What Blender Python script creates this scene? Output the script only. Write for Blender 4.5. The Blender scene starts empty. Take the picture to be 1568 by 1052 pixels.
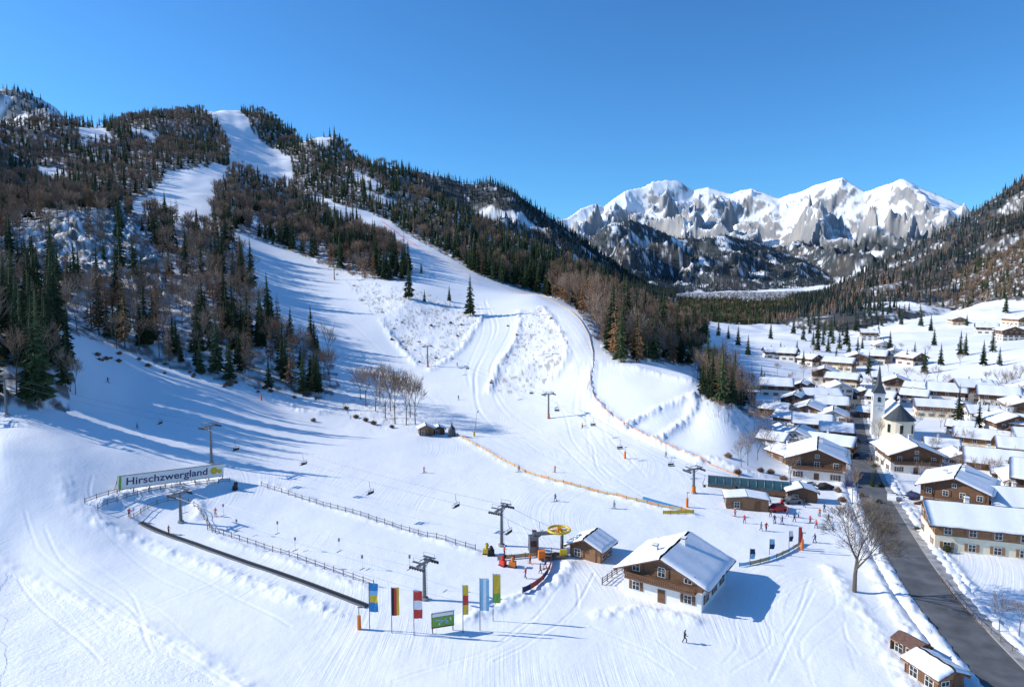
import bpy, math, random, numpy as np, time
from mathutils import Vector, Matrix
T0=time.time()
random.seed(7); rng=np.random.default_rng(7)
F=1045.0; PITCH=math.radians(5.25); CAMZ=47.0
scene=bpy.context.scene
cp,sp=math.cos(PITCH),math.sin(PITCH)
# ---------------------------------------------------------------- survey helpers
def bearing(u,v):
    a=(np.asarray(u,float)-784)/F; b=(526-np.asarray(v,float))/F
    x=a; y=cp+b*sp; z=-sp+b*cp
    return np.arctan2(x,y), z/np.hypot(x,y)
# ---------------------------------------------------------------- noise
def _h(ix,iy,s):
    n=(ix*374761393+iy*668265263+s*1274126177)&0xffffffff
    n=((n^(n>>13))*1274126177)&0xffffffff
    return (n^(n>>16))&0xffffffff
def pn(x,y,s=0):
    x=np.asarray(x,float);y=np.asarray(y,float)
    ix=np.floor(x).astype(np.int64);iy=np.floor(y).astype(np.int64)
    fx=x-ix;fy=y-iy
    ux=fx*fx*fx*(fx*(fx*6-15)+10);uy=fy*fy*fy*(fy*(fy*6-15)+10)
    def g(i,j,dx,dy):
        a=_h(i,j,s)*(2*math.pi/4294967296.0)
        return np.cos(a)*dx+np.sin(a)*dy
    a=g(ix,iy,fx,fy);b=g(ix+1,iy,fx-1,fy);c=g(ix,iy+1,fx,fy-1);d=g(ix+1,iy+1,fx-1,fy-1)
    return ((a+(b-a)*ux)+((c+(d-c)*ux)-(a+(b-a)*ux))*uy)*1.5
def fbm(x,y,o=4,s=0,g=.5):
    r=0;a=1;t=0
    for i in range(o):
        r=r+a*pn(x*2**i,y*2**i,s+i*17);t+=a;a*=g
    return r/t
def ridg(x,y,o=5,s=0,g=.5):
    r=0;a=1;t=0;w=1
    for i in range(o):
        n=1-np.abs(pn(x*2**i,y*2**i,s+i*31))*1.25
        n=np.clip(n,0,1)**2*w
        w=np.clip(n*1.6,0,1)
        r=r+a*n;t+=a;a*=g
    return r/t
def smooth(e0,e1,x):
    t=np.clip((x-e0)/(e1-e0),0,1);return t*t*(3-2*t)
# ---------------------------------------------------------------- near terrain control points
C=[]  # theta, r, z
def cv(u,v,r):
    th,s=bearing(u,v);C.append((float(th),r,CAMZ+float(s)*r))
def cz(u,r,z):
    th,s=bearing(u,500);C.append((float(th),r,z))
for u in (-600,-200,0,200,400,600,800,1000,1200,1400,1600,2000):
    for r in (25,60,100,140): cz(u,r,0)
for u in (-600,-200):
    for r,z in ((190,5),(240,17),(330,38),(450,80),(650,140),(1000,270),(1400,210),(2200,150)): cz(u,r,z)
for u,L in {
 0:[(690,176),(640,202),(560,225),(475,300),(405,420),(310,650),(230,900),(205,1000)],
 100:[(695,174),(625,210),(530,250),(470,330),(395,420),(335,480),(310,620),(250,830),(200,1050)],
 200:[(690,180),(620,225),(560,260),(500,320),(420,400),(345,520),(312,640),(250,820),(195,1080),(180,1200)],
 320:[(700,180),(630,225),(580,262),(530,300),(450,380),(365,520),(300,690),(262,800),(205,1100),(170,1300)],
 420:[(700,182),(620,245),(560,290),(500,350),(450,420),(400,500),(355,610),(305,760),(255,1000),(205,1200),(178,1300)],
 520:[(700,182),(650,225),(600,270),(540,330),(470,400),(430,460),(385,540),(340,680),(290,850),(240,1050),(215,1120)],
 620:[(700,182),(650,223),(580,295),(520,350),(460,400),(430,450),(395,530),(365,640),(325,760),(275,930),(262,970)],
 720:[(700,182),(650,225),(600,270),(540,325),(490,370),(452,430),(428,480),(408,570),(365,700),(330,830)],
 820:[(700,182),(650,223),(600,262),(540,312),(480,370),(452,430)],
 900:[(700,182),(650,218),(600,250),(550,290),(500,340),(480,385)],
 970:[(700,182),(660,208),(600,242),(565,270),(548,300)],
 1060:[(700,184),(650,214),(600,240),(578,256)],
 1110:[(700,186),(640,218),(612,236)],
}.items():
    for v,r in L: cv(u,v,r)
for u,L in {0:[(1400,220),(2200,150)],100:[(1500,220),(2200,150)],200:[(1700,260),(2300,150)],320:[(1700,300),(2300,150)],420:[(1700,280),(2300,120)],
 520:[(1400,160),(2200,60)],620:[(1200,130),(1600,60),(2300,30)],720:[(1000,110),(1400,40),(2300,20)],
 820:[(480,36),(560,44),(650,62),(760,84),(900,50),(1300,20),(2300,10)],
 900:[(430,27),(500,32),(600,44),(700,50),(850,25),(1300,5),(2300,0)],
 970:[(340,12),(400,14),(500,20),(620,22),(800,10),(1300,0),(2300,0)],
 1060:[(300,4),(360,0),(500,4),(640,6),(900,-4),(1500,-6),(2300,0)],
 1110:[(265,1),(320,-4),(450,-2),(650,-6),(1000,-8),(1500,-8),(2300,0)],
 1180:[(180,-2),(240,-4),(320,-6),(450,-4),(650,-8),(1000,-8),(1500,-8),(2300,0)],
 1250:[(180,-3),(260,-8),(400,-9),(600,-8),(1000,-8),(1500,-6),(2300,0)],
 1320:[(180,-3),(260,-8),(400,-9),(600,-7),(1000,-5),(1300,0),(2000,10)],
 1400:[(180,-3),(260,-8),(400,-8),(500,-4),(700,-3),(950,2),(1250,28),(2000,60)],
 1500:[(180,-3),(260,-8),(380,-7),(470,1),(650,2),(900,14),(1200,60),(2000,120)],
 1600:[(180,-3),(260,-7),(380,-5),(470,7),(650,8),(900,28),(1200,100),(2000,180)],
 2000:[(180,-3),(260,-5),(400,5),(650,25),(900,80),(1200,160),(2000,280)]}.items():
    for r,z in L: cz(u,r,z)
C=np.array(C); KT=3.0
px=C[:,0]*KT;py=np.log(C[:,1]);q=C[:,2]/C[:,1]
def ker(d2): return 0.5*d2*np.log(d2+1e-12)
n=len(C)
A=np.zeros((n+3,n+3));A[:n,:n]=ker((px[:,None]-px)**2+(py[:,None]-py)**2)+np.eye(n)*2e-4
A[:n,n]=1;A[:n,n+1]=px;A[:n,n+2]=py;A[n:,:n]=A[:n,n:].T
w=np.linalg.solve(A,np.r_[q,0,0,0])
GT=np.linspace(-1.0,1.0,401);GL=np.linspace(math.log(15),math.log(3000),401)
gx,gy=np.meshgrid(GT*KT,GL,indexing='ij')
Q=np.zeros(gx.shape)
for i in range(n): Q+=w[i]*ker((gx-px[i])**2+(gy-py[i])**2)
Q+=w[n]+w[n+1]*gx+w[n+2]*gy
def Hn(x,y):
    r=np.hypot(x,y);th=np.arctan2(x,y)
    a=np.clip((np.clip(th,-.999,.999)+1)/2*400,0,399.999);b=np.clip((np.log(np.clip(r,15.01,2990))-GL[0])/(GL[-1]-GL[0])*400,0,399.999)
    i=a.astype(int);j=b.astype(int);fa=a-i;fb=b-j
    qq=(Q[i,j]*(1-fa)+Q[i+1,j]*fa)*(1-fb)+(Q[i,j+1]*(1-fa)+Q[i+1,j+1]*fa)*fb
    rr=np.minimum(r,2990)
    qq=qq*(1-smooth(1.25,2.1,np.abs(th)))
    return qq*rr
RID=[ # name, pts, D, Wfront, Wback, base, power, noise amp, noise scale, seed
 ('A',[(-400,420),(-300,200),(-200,150),(-60,138),(10,133),(40,138),(75,155),(110,185),(200,240),(300,300),(420,470)],2600,1100,900,150,.9,90,380,3),
 ('B',[(440,480),(540,330),(600,265),(650,262),(685,270),(715,281),(750,279),(785,293),(815,312),(850,338),(885,362),(920,388),(960,420),(1000,447),(1060,480)],2050,900,900,20,1.0,75,260,11),
 ('C',[(700,480),(780,440),(860,392),(900,366),(935,342),(965,335),(1000,348),(1035,364),(1070,366),(1110,358),(1150,368),(1190,384),(1225,396),(1260,414),(1300,438),(1340,460),(1400,490)],4200,1500,1300,0,.9,150,560,23),
 ('D',[(560,470),(700,380),(800,345),(868,331),(890,317),(908,311),(925,315),(940,303),(965,291),(985,284),(1000,275),(1022,273),(1045,277),(1062,288),(1085,285),(1120,296),(1150,289),(1172,295),(1195,304),(1220,295),(1245,285),(1275,275),(1290,272),(1305,281),(1325,293),(1345,284),(1378,276),(1395,281),(1425,291),(1450,301),(1485,316),(1560,345),(1700,360),(2000,470)],7000,2700,1500,150,1.0,430,820,37),
 ('E',[(1120,500),(1180,478),(1250,455),(1300,430),(1350,405),(1400,380),(1450,350),(1500,320),(1568,272),(1700,200),(1900,140),(2300,120)],1750,850,900,0,1.0,60,300,51),
]
def ridges(x,y):
    r=np.hypot(x,y);th=np.arctan2(x,y)
    out=np.full(r.shape,-1e4);idx=np.zeros(r.shape,int)
    for k,(nm,pts,D0,Wf,Wb,base,p,A_,sc,sd) in enumerate(RID):
        pt=np.array(pts,float);T,S=bearing(pt[:,0],pt[:,1])
        D=D0*(1+.07*np.sin(th*9+sd))
        m=(r>D0*.93-Wf*1.05)&(r<D0*1.07+Wb)&(th>T[0])&(th<min(T[-1],1.3))
        if not m.any(): continue
        xm,ym,rm,tm,Dm=x[m],y[m],r[m],th[m],D[m]
        Hc=CAMZ+np.interp(tm,T,S)*Dm
        t=np.where(rm<Dm,(Dm-rm)/Wf,(rm-Dm)/Wb)
        ok=(t<1.0)&(Hc>base*.2-30)
        tt=np.clip(t,0,1)
        wx=fbm(xm/sc,ym/sc,3,sd+5)*.45*sc
        R=ridg((xm+wx)/sc,(ym-wx)/sc*.85,8,sd,.55)
        rel=np.clip((Hc-base)/300,0,1) if nm!='D' else 1
        z=base+(Hc-base)*(1-tt)**p-A_*rel*(1-R*1.15)*np.clip(tt*6,0.0,1)*np.clip((1-tt)*2.2,0,1)
        z+=A_*.07*(R-.5)*rel-40*smooth(.85,1,tt)
        if nm=='D': z+=95*(ridg(xm/330+3+wx/500,ym/330-wx/700,6,91,.58)-.5)*np.clip(tt*8+.14,0,1)
        z=np.where(ok,z,-1e4)
        o=out[m];ii=idx[m];g=z>o;o[g]=z[g];ii[g]=k+1;out[m]=o;idx[m]=ii
    return out,idx
def Hb(x,y):
    x=np.atleast_1d(np.asarray(x,float));y=np.atleast_1d(np.asarray(y,float))
    z=Hn(x,y);r=np.hypot(x,y)
    z=z+smooth(380,1100,r)*18*fbm(x/130,y/130,4,91)*(1-smooth(1200,2500,r)*.5)
    idx=np.zeros(z.shape,int)
    m=r>850
    if m.any():
        zr,ir=ridges(x[m],y[m]);zz=z[m];g=zr>zz;zz[g]=zr[g];z[m]=zz
        im=idx[m];im[g]=ir[g];idx[m]=im
    return z,idx
RR=np.geomspace(25,2300,1400)
def G(u,v):
    """surveyed ground point under a line of sight"""
    th,s=bearing(u,v);th=float(th);s=float(s)
    x=RR*math.sin(th);y=RR*math.cos(th)
    z=Hn(x,y)+smooth(380,1100,RR)*18*fbm(x/130,y/130,4,91)
    d=z-(CAMZ+s*RR)
    k=np.argmax(d>0) if (d>0).any() else int(np.argmax(d/RR))
    if k==0: k=1
    if d[k]>0 and d[k-1]<0:
        t=-d[k-1]/(d[k]-d[k-1]);rr=RR[k-1]+(RR[k]-RR[k-1])*t
    else: rr=RR[k]
    return rr*math.sin(th),rr*math.cos(th)
def poly(pts,step=25):
    out=[]
    for i in range(len(pts)):
        a=pts[i];b=pts[(i+1)%len(pts)];k=max(1,int(math.hypot(b[0]-a[0],b[1]-a[1])/step))
        for j in range(k):
            t=j/k;out.append(G(a[0]+(b[0]-a[0])*t,a[1]+(b[1]-a[1])*t))
    return np.array(out)
def polar(pts):
    return np.array([(r*math.sin(float(bearing(u,450)[0])),r*math.cos(float(bearing(u,450)[0]))) for u,r in pts])
def line(pts,step=12,sm=True):
    P=[]
    for i in range(len(pts)-1):
        a=pts[i];b=pts[i+1];k=max(1,int(math.hypot(b[0]-a[0],b[1]-a[1])/step))
        for j in range(k): P.append(G(a[0]+(b[0]-a[0])*j/k,a[1]+(b[1]-a[1])*j/k))
    P.append(G(*pts[-1]));P=np.array(P)
    if sm:
        for _ in range(3):
            Q2=P.copy();Q2[1:-1]=(P[:-2]+2*P[1:-1]+P[2:])/4;P=Q2
    return P
def resample(P,st):
    P=np.asarray(P);d=np.r_[0,np.cumsum(np.hypot(*(P[1:]-P[:-1]).T))];n_=max(2,int(d[-1]/st)+1);t=np.linspace(0,d[-1],n_)
    return np.stack([np.interp(t,d,P[:,0]),np.interp(t,d,P[:,1])],-1)
def offs(P,o):
    T=np.gradient(P,axis=0);T/=np.hypot(T[:,0],T[:,1])[:,None]+1e-9;return P+np.stack([T[:,1],-T[:,0]],-1)*o
def inpoly(x,y,P):
    res=np.zeros(x.shape,bool)
    m=(x>P[:,0].min())&(x<P[:,0].max())&(y>P[:,1].min())&(y<P[:,1].max())
    if not m.any(): return res
    X=x[m];Y=y[m];c=np.zeros(X.shape,bool);n=len(P);j=n-1
    for i in range(n):
        yi,yj=P[i,1],P[j,1]
        if yi!=yj: c^=((yi>Y)!=(yj>Y))&(X<(P[j,0]-P[i,0])*(Y-yi)/(yj-yi)+P[i,0])
        j=i
    res[m]=c;return res
def pdist(x,y,P,pad):
    res=np.full(x.shape,1e3)
    m=(x>P[:,0].min()-pad)&(x<P[:,0].max()+pad)&(y>P[:,1].min()-pad)&(y<P[:,1].max()+pad)
    if not m.any(): return res
    X=x[m];Y=y[m];d=np.full(X.shape,1e6)
    for i in range(len(P)-1):
        ax,ay=P[i];bx,by=P[i+1];dx,dy=bx-ax,by-ay;L=dx*dx+dy*dy+1e-9
        t=np.clip(((X-ax)*dx+(Y-ay)*dy)/L,0,1)
        d=np.minimum(d,(X-ax-t*dx)**2+(Y-ay-t*dy)**2)
    res[m]=np.sqrt(d);return res
PISTE=[poly(p,15) for p in [
 [(312,150),(355,160),(372,185),(392,208),(412,228),(445,242),(448,280),(415,282),(385,258),(350,256),(355,225),(335,195)],
 [(255,262),(350,256),(345,275),(325,300),(318,330),(325,350),(300,352),(262,335),(215,325),(185,312),(230,300),(245,285)],
 [(525,322),(560,328),(600,345),(640,375),(700,408),(740,435),(690,440),(640,410),(605,375),(560,350),(525,335)],
 [(118,203),(155,190),(175,215),(130,225)],[(455,205),(510,212),(500,226),(460,218)],[(200,195),(245,205),(235,222),(205,212)],[(60,255),(110,262),(95,280),(55,272)],[(545,262),(590,285),(575,292),(540,275)],[(385,330),(430,345),(420,358),(390,348)],[(560,292),(610,308),(600,318),(562,302)]]]
FOREST={k:poly(p) for k,p in {
 'FA':[(-80,480),(0,480),(60,490),(105,530),(112,600),(100,622),(50,628),(0,625),(-80,625)],
 'FB':[(95,505),(180,535),(260,562),(340,585),(420,598),(500,612),(520,590),(505,545),(440,500),(395,475),(385,430),(370,390),(345,362),(300,352),(262,338),(215,328),(170,322),(100,335),(30,370),(-80,380),(-80,480),(0,480),(60,490)],
 'FC':[(-80,380),(30,370),(100,335),(170,322),(215,322),(245,280),(255,262),(350,254),(352,220),(335,195),(310,158),(240,150),(190,160),(150,170),(100,180),(0,185),(-80,190)],
 'FD':[(350,262),(385,262),(415,285),(450,285),(520,335),(560,352),(605,380),(632,410),(625,432),(560,428),(500,408),(440,382),(380,362),(335,350),(322,330),(330,300)],
 'FE':[(366,160),(450,180),(550,205),(640,255),(760,325),(860,380),(960,430),(1080,480),(1085,520),(1060,562),(1010,556),(950,556),(920,530),(895,492),(862,462),(830,450),(770,436),(735,422),(700,400),(640,368),(600,340),(560,322),(525,316),(450,280),(445,240),(412,225),(385,200)],
 'FF':[(1060,540),(1130,575),(1165,630),(1150,640),(1110,622),(1075,605),(1060,575)],
}.items()}
FOREST['FV']=polar([(1030,900),(1120,860),(1200,900),(1250,1000),(1320,1050),(1320,2800),(1030,2800)])
FOREST['FR']=polar([(1240,1150),(1300,1080),(1350,1010),(1420,980),(1500,950),(1568,920),(1750,850),(2000,700),(2000,2600),(1240,2600)])
ROUGH=[poly(p) for p in [
 [(585,490),(640,455),(720,470),(740,488),(700,535),(655,562),(610,530)],
 [(797,478),(830,472),(868,520),(850,575),(800,605),(755,600),(762,560),(793,520)],
 [(530,430),(620,440),(700,465),(640,452),(590,480),(570,480)],
 [(528,620),(560,600),(640,600),(645,650),(590,655),(540,640)],
 [(1060,570),(1130,600),(1180,655),(1140,660),(1090,640)]]]
ROCKS=[poly([(40,360),(130,322),(215,328),(240,400),(260,460),(150,440),(40,410)])]
TRACK=[poly([(0,880),(100,910),(210,960),(330,1052),(0,1052)])]
BANKS=[(line(p),h,w) for p,h,w in [
 ([(150,800),(230,835),(330,872),(430,908),(520,940)],.6,1.6),([(100,735),(95,765),(150,800)],.35,1.8),
 ([(150,775),(190,757),(240,749),(300,742),(350,737)],1.0,1.4),
 ([(205,792),(210,772),(250,762),(295,758),(318,775),(305,792)],.7,1.2),
 ([(405,740),(480,768),(570,797),(650,822),(728,845)],.45,1.1),
 ([(330,825),(450,862),(560,902)],.4,1.0),
 ([(585,490),(600,520),(640,560)],1.1,1.8),([(740,482),(705,538),(660,566)],1.2,2.0),
 ([(797,476),(793,520),(758,565),(750,602)],1.2,1.9),([(830,470),(868,520),(872,550),(845,580)],1.1,1.9),
 ([(700,668),(740,690),(790,718),(850,740),(920,757),(990,775),(1060,787)],.5,1.5),
 ([(905,565),(893,590),(915,625),(955,655),(1010,680),(1070,705)],1.4,2.0),
 ([(955,655),(990,635),(1040,615),(1068,603)],1.6,1.6),([(1010,672),(1050,645),(1072,625),(1062,605)],1.6,1.6),
 ([(720,945),(790,920),(850,895),(870,865)],.7,1.6),
 ([(1270,870),(1320,940),(1370,1010),(1400,1052)],.5,1.6),
 ([(920,940),(980,930),(1060,950)],.6,1.4),([(0,860),(80,900),(200,950),(300,1000),(380,1052)],.28,1.3),
 ([(400,600),(440,615),(480,640),(500,632)],1.2,2.0),([(1090,700),(1130,720),(1180,730)],.8,1.8),([(880,560),(930,555),(1000,570),(1060,585)],1.,2.)]]
ROADP=line([(1306,596),(1307,640),(1313,680),(1322,720),(1338,760),(1358,800),(1385,850),(1425,910),(1475,970),(1520,1020),(1570,1075),(1660,1170)],14)
def pert(x,y,a=3.,s=200): return x+a*fbm(x/14,y/14,3,s),y+a*fbm(x/14,y/14,3,s+7)
def masks(x,y):
    X,Y=pert(x,y)
    f=np.zeros(x.shape,bool)
    for P in FOREST.values(): f|=inpoly(X,Y,P)
    for P in PISTE: f&=~inpoly(X,Y,P)
    ro=np.zeros(x.shape,bool)
    for P in ROUGH: ro|=inpoly(X,Y,P)
    rk=np.zeros(x.shape,bool)
    for P in ROCKS: rk|=inpoly(X,Y,P)
    tr=np.zeros(x.shape,bool)
    for P in TRACK: tr|=inpoly(X,Y,P)
    return f,ro,rk,tr
def H(x,y,full=False):
    x=np.atleast_1d(np.asarray(x,float));y=np.atleast_1d(np.asarray(y,float))
    z,idx=Hb(x,y);f,ro,rk,tr=masks(x,y)
    r=np.hypot(x,y)
    rd=pdist(x,y,ROADP,12);nr=smooth(4,9,rd)
    n1=fbm(x/9,y/9,4,301);n2=fbm(x/2.2,y/2.2,3,305)
    z=z+nr*(.16*n1*(1-smooth(250,400,r))+.35*fbm(x/35,y/35,2,399))
    z=z+np.where(ro,.6*n1+.16*n2,0)+np.where(f,1.0*n1+.3*n2,0)+np.where(rk,2.8*n1+1.6*n2+3*ridg(x/22,y/22,4,411),0)+np.where(tr,.03*n2,0)
    for P,h,wd in BANKS:
        d=pdist(x,y,P,wd*3)
        z=z+h*np.exp(-(d/wd)**2)*(.55+.7*n2+.5*n1)*nr
    z=z-.25*(1-smooth(4.6,6.0,rd))+.55*np.exp(-((rd-6.6)/1.0)**2)*(.6+n2)*(rd<12)*(1-smooth(220,300,r))
    if full: return z,idx,f,ro,rk,tr,rd
    return z
def HZ(x,y): return float(H(x,y)[0])
def GP(u,v):
    x,y=G(u,v);return Vector((x,y,HZ(x,y)))
# ---------------------------------------------------------------- materials
def newmat(name):
    m=bpy.data.materials.new(name);m.use_nodes=True;return m,m.node_tree,m.node_tree.nodes['Principled BSDF']
def mat(name,col,rough=.7,var=.15,scale=3.,bump=0.,metal=0.,rand=0.,detail=3):
    m,nt,b=newmat(name);L=nt.links;N=nt.nodes
    out=None
    if var>0:
        tc=N.new('ShaderNodeTexCoord');no=N.new('ShaderNodeTexNoise');no.inputs['Scale'].default_value=scale;no.inputs['Detail'].default_value=detail
        L.new(tc.outputs['Object'],no.inputs['Vector'])
        mr=N.new('ShaderNodeMapRange');mr.inputs[1].default_value=.3;mr.inputs[2].default_value=.7;mr.inputs[3].default_value=1-var;mr.inputs[4].default_value=1+var
        L.new(no.outputs['Fac'],mr.inputs[0])
        mx=N.new('ShaderNodeVectorMath');mx.operation='SCALE';mx.inputs[0].default_value=col;L.new(mr.outputs[0],mx.inputs['Scale'])
        out=mx.outputs[0]
    if rand>0:
        oi=N.new('ShaderNodeObjectInfo');m2=N.new('ShaderNodeMapRange');m2.inputs[3].default_value=1-rand;m2.inputs[4].default_value=1+rand
        L.new(oi.outputs['Random'],m2.inputs[0]);mm=N.new('ShaderNodeVectorMath');mm.operation='SCALE'
        if out: L.new(out,mm.inputs[0])
        else: mm.inputs[0].default_value=col
        L.new(m2.outputs[0],mm.inputs['Scale']);out=mm.outputs[0]
    if out: L.new(out,b.inputs['Base Color'])
    else: b.inputs['Base Color'].default_value=(*col,1)
    b.inputs['Roughness'].default_value=rough;b.inputs['Metallic'].default_value=metal
    if rand>0: b.inputs['Specular IOR Level'].default_value=.2
    if bump>0:
        bp=N.new('ShaderNodeBump');bp.inputs['Strength'].default_value=bump;bp.inputs['Distance'].default_value=.05;L.new(no.outputs['Fac'],bp.inputs['Height']);L.new(bp.outputs[0],b.inputs['Normal'])
    return m
def woodmat(name,col,sc=6.):
    m,nt,b=newmat(name);L=nt.links;N=nt.nodes
    tc=N.new('ShaderNodeTexCoord');mp=N.new('ShaderNodeMapping');mp.inputs['Scale'].default_value=(.4,.4,7);L.new(tc.outputs['Object'],mp.inputs[0])
    no=N.new('ShaderNodeTexNoise');no.inputs['Scale'].default_value=sc*.4;no.inputs['Detail'].default_value=4;L.new(mp.outputs[0],no.inputs['Vector'])
    cr=N.new('ShaderNodeValToRGB');cr.color_ramp.elements[0].position=.3;cr.color_ramp.elements[1].position=.75
    cr.color_ramp.elements[0].color=(col[0]*.55,col[1]*.5,col[2]*.5,1);cr.color_ramp.elements[1].color=(col[0]*1.4,col[1]*1.4,col[2]*1.4,1)
    L.new(no.outputs['Fac'],cr.inputs[0]);L.new(cr.outputs[0],b.inputs['Base Color']);b.inputs['Roughness'].default_value=.8
    return m
M={}
M['plaster']=mat('white_plaster',(.80,.78,.73),.85,.05,1.5)
M['plaster2']=mat('cream_plaster',(.78,.70,.52),.85,.06,1.5)
M['wood']=woodmat('dark_timber',(.17,.088,.045));M['wood2']=woodmat('light_timber',(.30,.16,.08));M['wood3']=woodmat('grey_timber',(.17,.13,.10))
M['roof']=mat('roof_tile',(.14,.075,.055),.8,.3,4.);M['roofsnow']=mat('roof_snow',(.86,.88,.91),.6,.02,1.2,.6)
M['glass']=mat('window_glass',(.02,.025,.03),.12,.3,2.);M['frame']=mat('window_frame',(.75,.74,.70),.6,.03)
M['steel']=mat('galvanised_steel',(.17,.18,.19),.5,.15,3.,0,.5);M['dark']=mat('dark_rubber',(.015,.015,.017),.7,.3)
M['yellow']=mat('yellow_paint',(.72,.48,.02),.5,.06);M['orange']=mat('orange_pad',(.75,.20,.02),.7,.1);M['red']=mat('red_paint',(.60,.03,.02),.55,.1)
M['blue']=mat('blue_cloth',(.02,.22,.50),.7,.1);M['cyan']=mat('pale_blue_cloth',(.25,.50,.68),.7,.1);M['white']=mat('white_cloth',(.80,.80,.78),.7,.04)
M['green']=mat('green_cloth',(.20,.40,.05),.7,.1);M['black']=mat('black_cloth',(.02,.02,.022),.8,.2);M['purple']=mat('sign_lettering',(.07,.02,.10),.6,.05)
M['cream']=mat('sign_panel',(.84,.80,.73),.6,.04);M['skin']=mat('skin',(.50,.28,.19),.6,.05);M['copper']=mat('church_spire_slate',(.05,.06,.07),.55,.25)
M['glassroof']=mat('tinted_glazing',(.04,.10,.12),.15,.2);M['navy']=mat('navy_cloth',(.02,.03,.10),.8,.1);M['concrete']=mat('concrete',(.35,.34,.32),.9,.1)
M['asphalt']=mat('asphalt',(.115,.118,.125),.85,.38,.30,.3,detail=6);M['paving']=mat('paving',(.36,.35,.35),.9,.45,.5,detail=5)
M['bark']=mat('bark',(.14,.11,.085),.9,0);M['twig']=mat('twigs',(.26,.175,.12),.9,0,.5,0,0,.3);M['twig2']=mat('pale_twigs',(.31,.24,.18),.9,0,.5,0,0,.25)
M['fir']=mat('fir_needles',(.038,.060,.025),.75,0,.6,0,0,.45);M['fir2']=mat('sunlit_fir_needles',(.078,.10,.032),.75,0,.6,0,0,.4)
M['larch']=mat('larch_twigs',(.30,.165,.08),.8,0,.6,0,0,.35);M['firfar']=mat('hazed_fir_needles',(.026,.043,.036),.8,0,.3,0,0,.4)  # firfar: bluish distance haze is mixed into the needle colour
M['netor']=mat('orange_netting',(.62,.30,.12),.9,.15);M['netbr']=mat('tan_netting',(.48,.36,.20),.9,.15);M['netred']=mat('red_netting',(.55,.08,.05),.9,.15)
M['hedge']=mat('hedge_leaves',(.07,.075,.03),.9,.4)
# ---------------------------------------------------------------- mesh builder
class MB:
    def __init__(s): s.v=[];s.f=[];s.m=[]
    def add(s,vs,fs,m=0):
        o=len(s.v);s.v+=[tuple(p) for p in vs]
        for f in fs: s.f.append([i+o for i in f]);s.m.append(m)
    def box(s,c,d,m=0,rz=0.,mt=None):
        hx,hy,hz=d[0]/2,d[1]/2,d[2]/2;ca,sa=math.cos(rz),math.sin(rz);vs=[]
        for x,y,z in ((-1,-1,-1),(1,-1,-1),(1,1,-1),(-1,1,-1),(-1,-1,1),(1,-1,1),(1,1,1),(-1,1,1)):
            X,Y,Z=x*hx,y*hy,z*hz
            p=Vector((c[0]+X*ca-Y*sa,c[1]+X*sa+Y*ca,c[2]+Z))
            vs.append(mt@p if mt else p)
        s.add(vs,[(3,2,1,0),(4,5,6,7),(0,1,5,4),(1,2,6,5),(2,3,7,6),(3,0,4,7)],m)
    def cyl(s,a,b,r0,r1=None,n=8,m=0):
        a=Vector(a);b=Vector(b);r1=r0 if r1 is None else r1;d=(b-a)
        if d.length<1e-6: return
        d.normalize();t=Vector((0,0,1)) if abs(d.z)<.9 else Vector((1,0,0));e=d.cross(t).normalized();g=d.cross(e)
        vs=[a+(e*math.cos(2*math.pi*i/n)+g*math.sin(2*math.pi*i/n))*r0 for i in range(n)]+[b+(e*math.cos(2*math.pi*i/n)+g*math.sin(2*math.pi*i/n))*r1 for i in range(n)]
        fs=[(i,(i+1)%n,n+(i+1)%n,n+i) for i in range(n)]
        if n>3: fs+=[tuple(range(n))[::-1],tuple(range(n,2*n))]
        s.add(vs,fs,m)
    def prism(s,prof,y0,y1,m=0):
        n=len(prof);vs=[(x,y0,z) for x,z in prof]+[(x,y1,z) for x,z in prof]
        s.add(vs,[tuple(range(n)),tuple(range(n,2*n))[::-1]]+[(i,i+n,(i+1)%n+n,(i+1)%n) for i in range(n)],m)
    def mesh(s,name,mats,smooth=False):
        me=bpy.data.meshes.new(name);me.from_pydata(s.v,[],s.f)
        for k in mats: me.materials.append(M[k] if isinstance(k,str) else k)
        me.polygons.foreach_set('material_index',s.m)
        if smooth: me.polygons.foreach_set('use_smooth',[True]*len(s.f))
        me.update();return me
def put(me,name,loc=(0,0,0),rz=0.,sc=1.,parent=None,rot=None):
    o=bpy.data.objects.new(name,me);scene.collection.objects.link(o)
    o.location=loc;o.rotation_euler=rot if rot else (0,0,rz);o.scale=(sc,sc,sc) if isinstance(sc,(int,float)) else sc
    if parent: o.parent=parent
    return o
# ---------------------------------------------------------------- terrain sheet
th_d=np.linspace(-.72,.72,1150)
th_o=np.r_[np.linspace(.72,1.2,60)[1:],np.linspace(1.2,math.pi,30)[1:]]
TH=np.r_[-th_o[::-1][1:],th_d,th_o];TH=np.unique(TH);nT=len(TH)
ra=np.r_[np.linspace(2,55,22),1/np.linspace(1/58,1/300,360),np.geomspace(302,1500,260),np.geomspace(1508,4300,180),np.linspace(4315,7600,220),np.geomspace(7650,9400,14),[10500,13000,17000,24000]]
nR=len(ra)
tt,rr=np.meshgrid(TH,ra,indexing='ij');X=(rr*np.sin(tt)).ravel();Y=(rr*np.cos(tt)).ravel()
Z,idx,fm,ro,rk,tr,rdd=H(X,Y,True)
Rf=np.hypot(X,Y);Z=np.where(Rf>9500,np.minimum(Z,0),Z)
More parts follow.
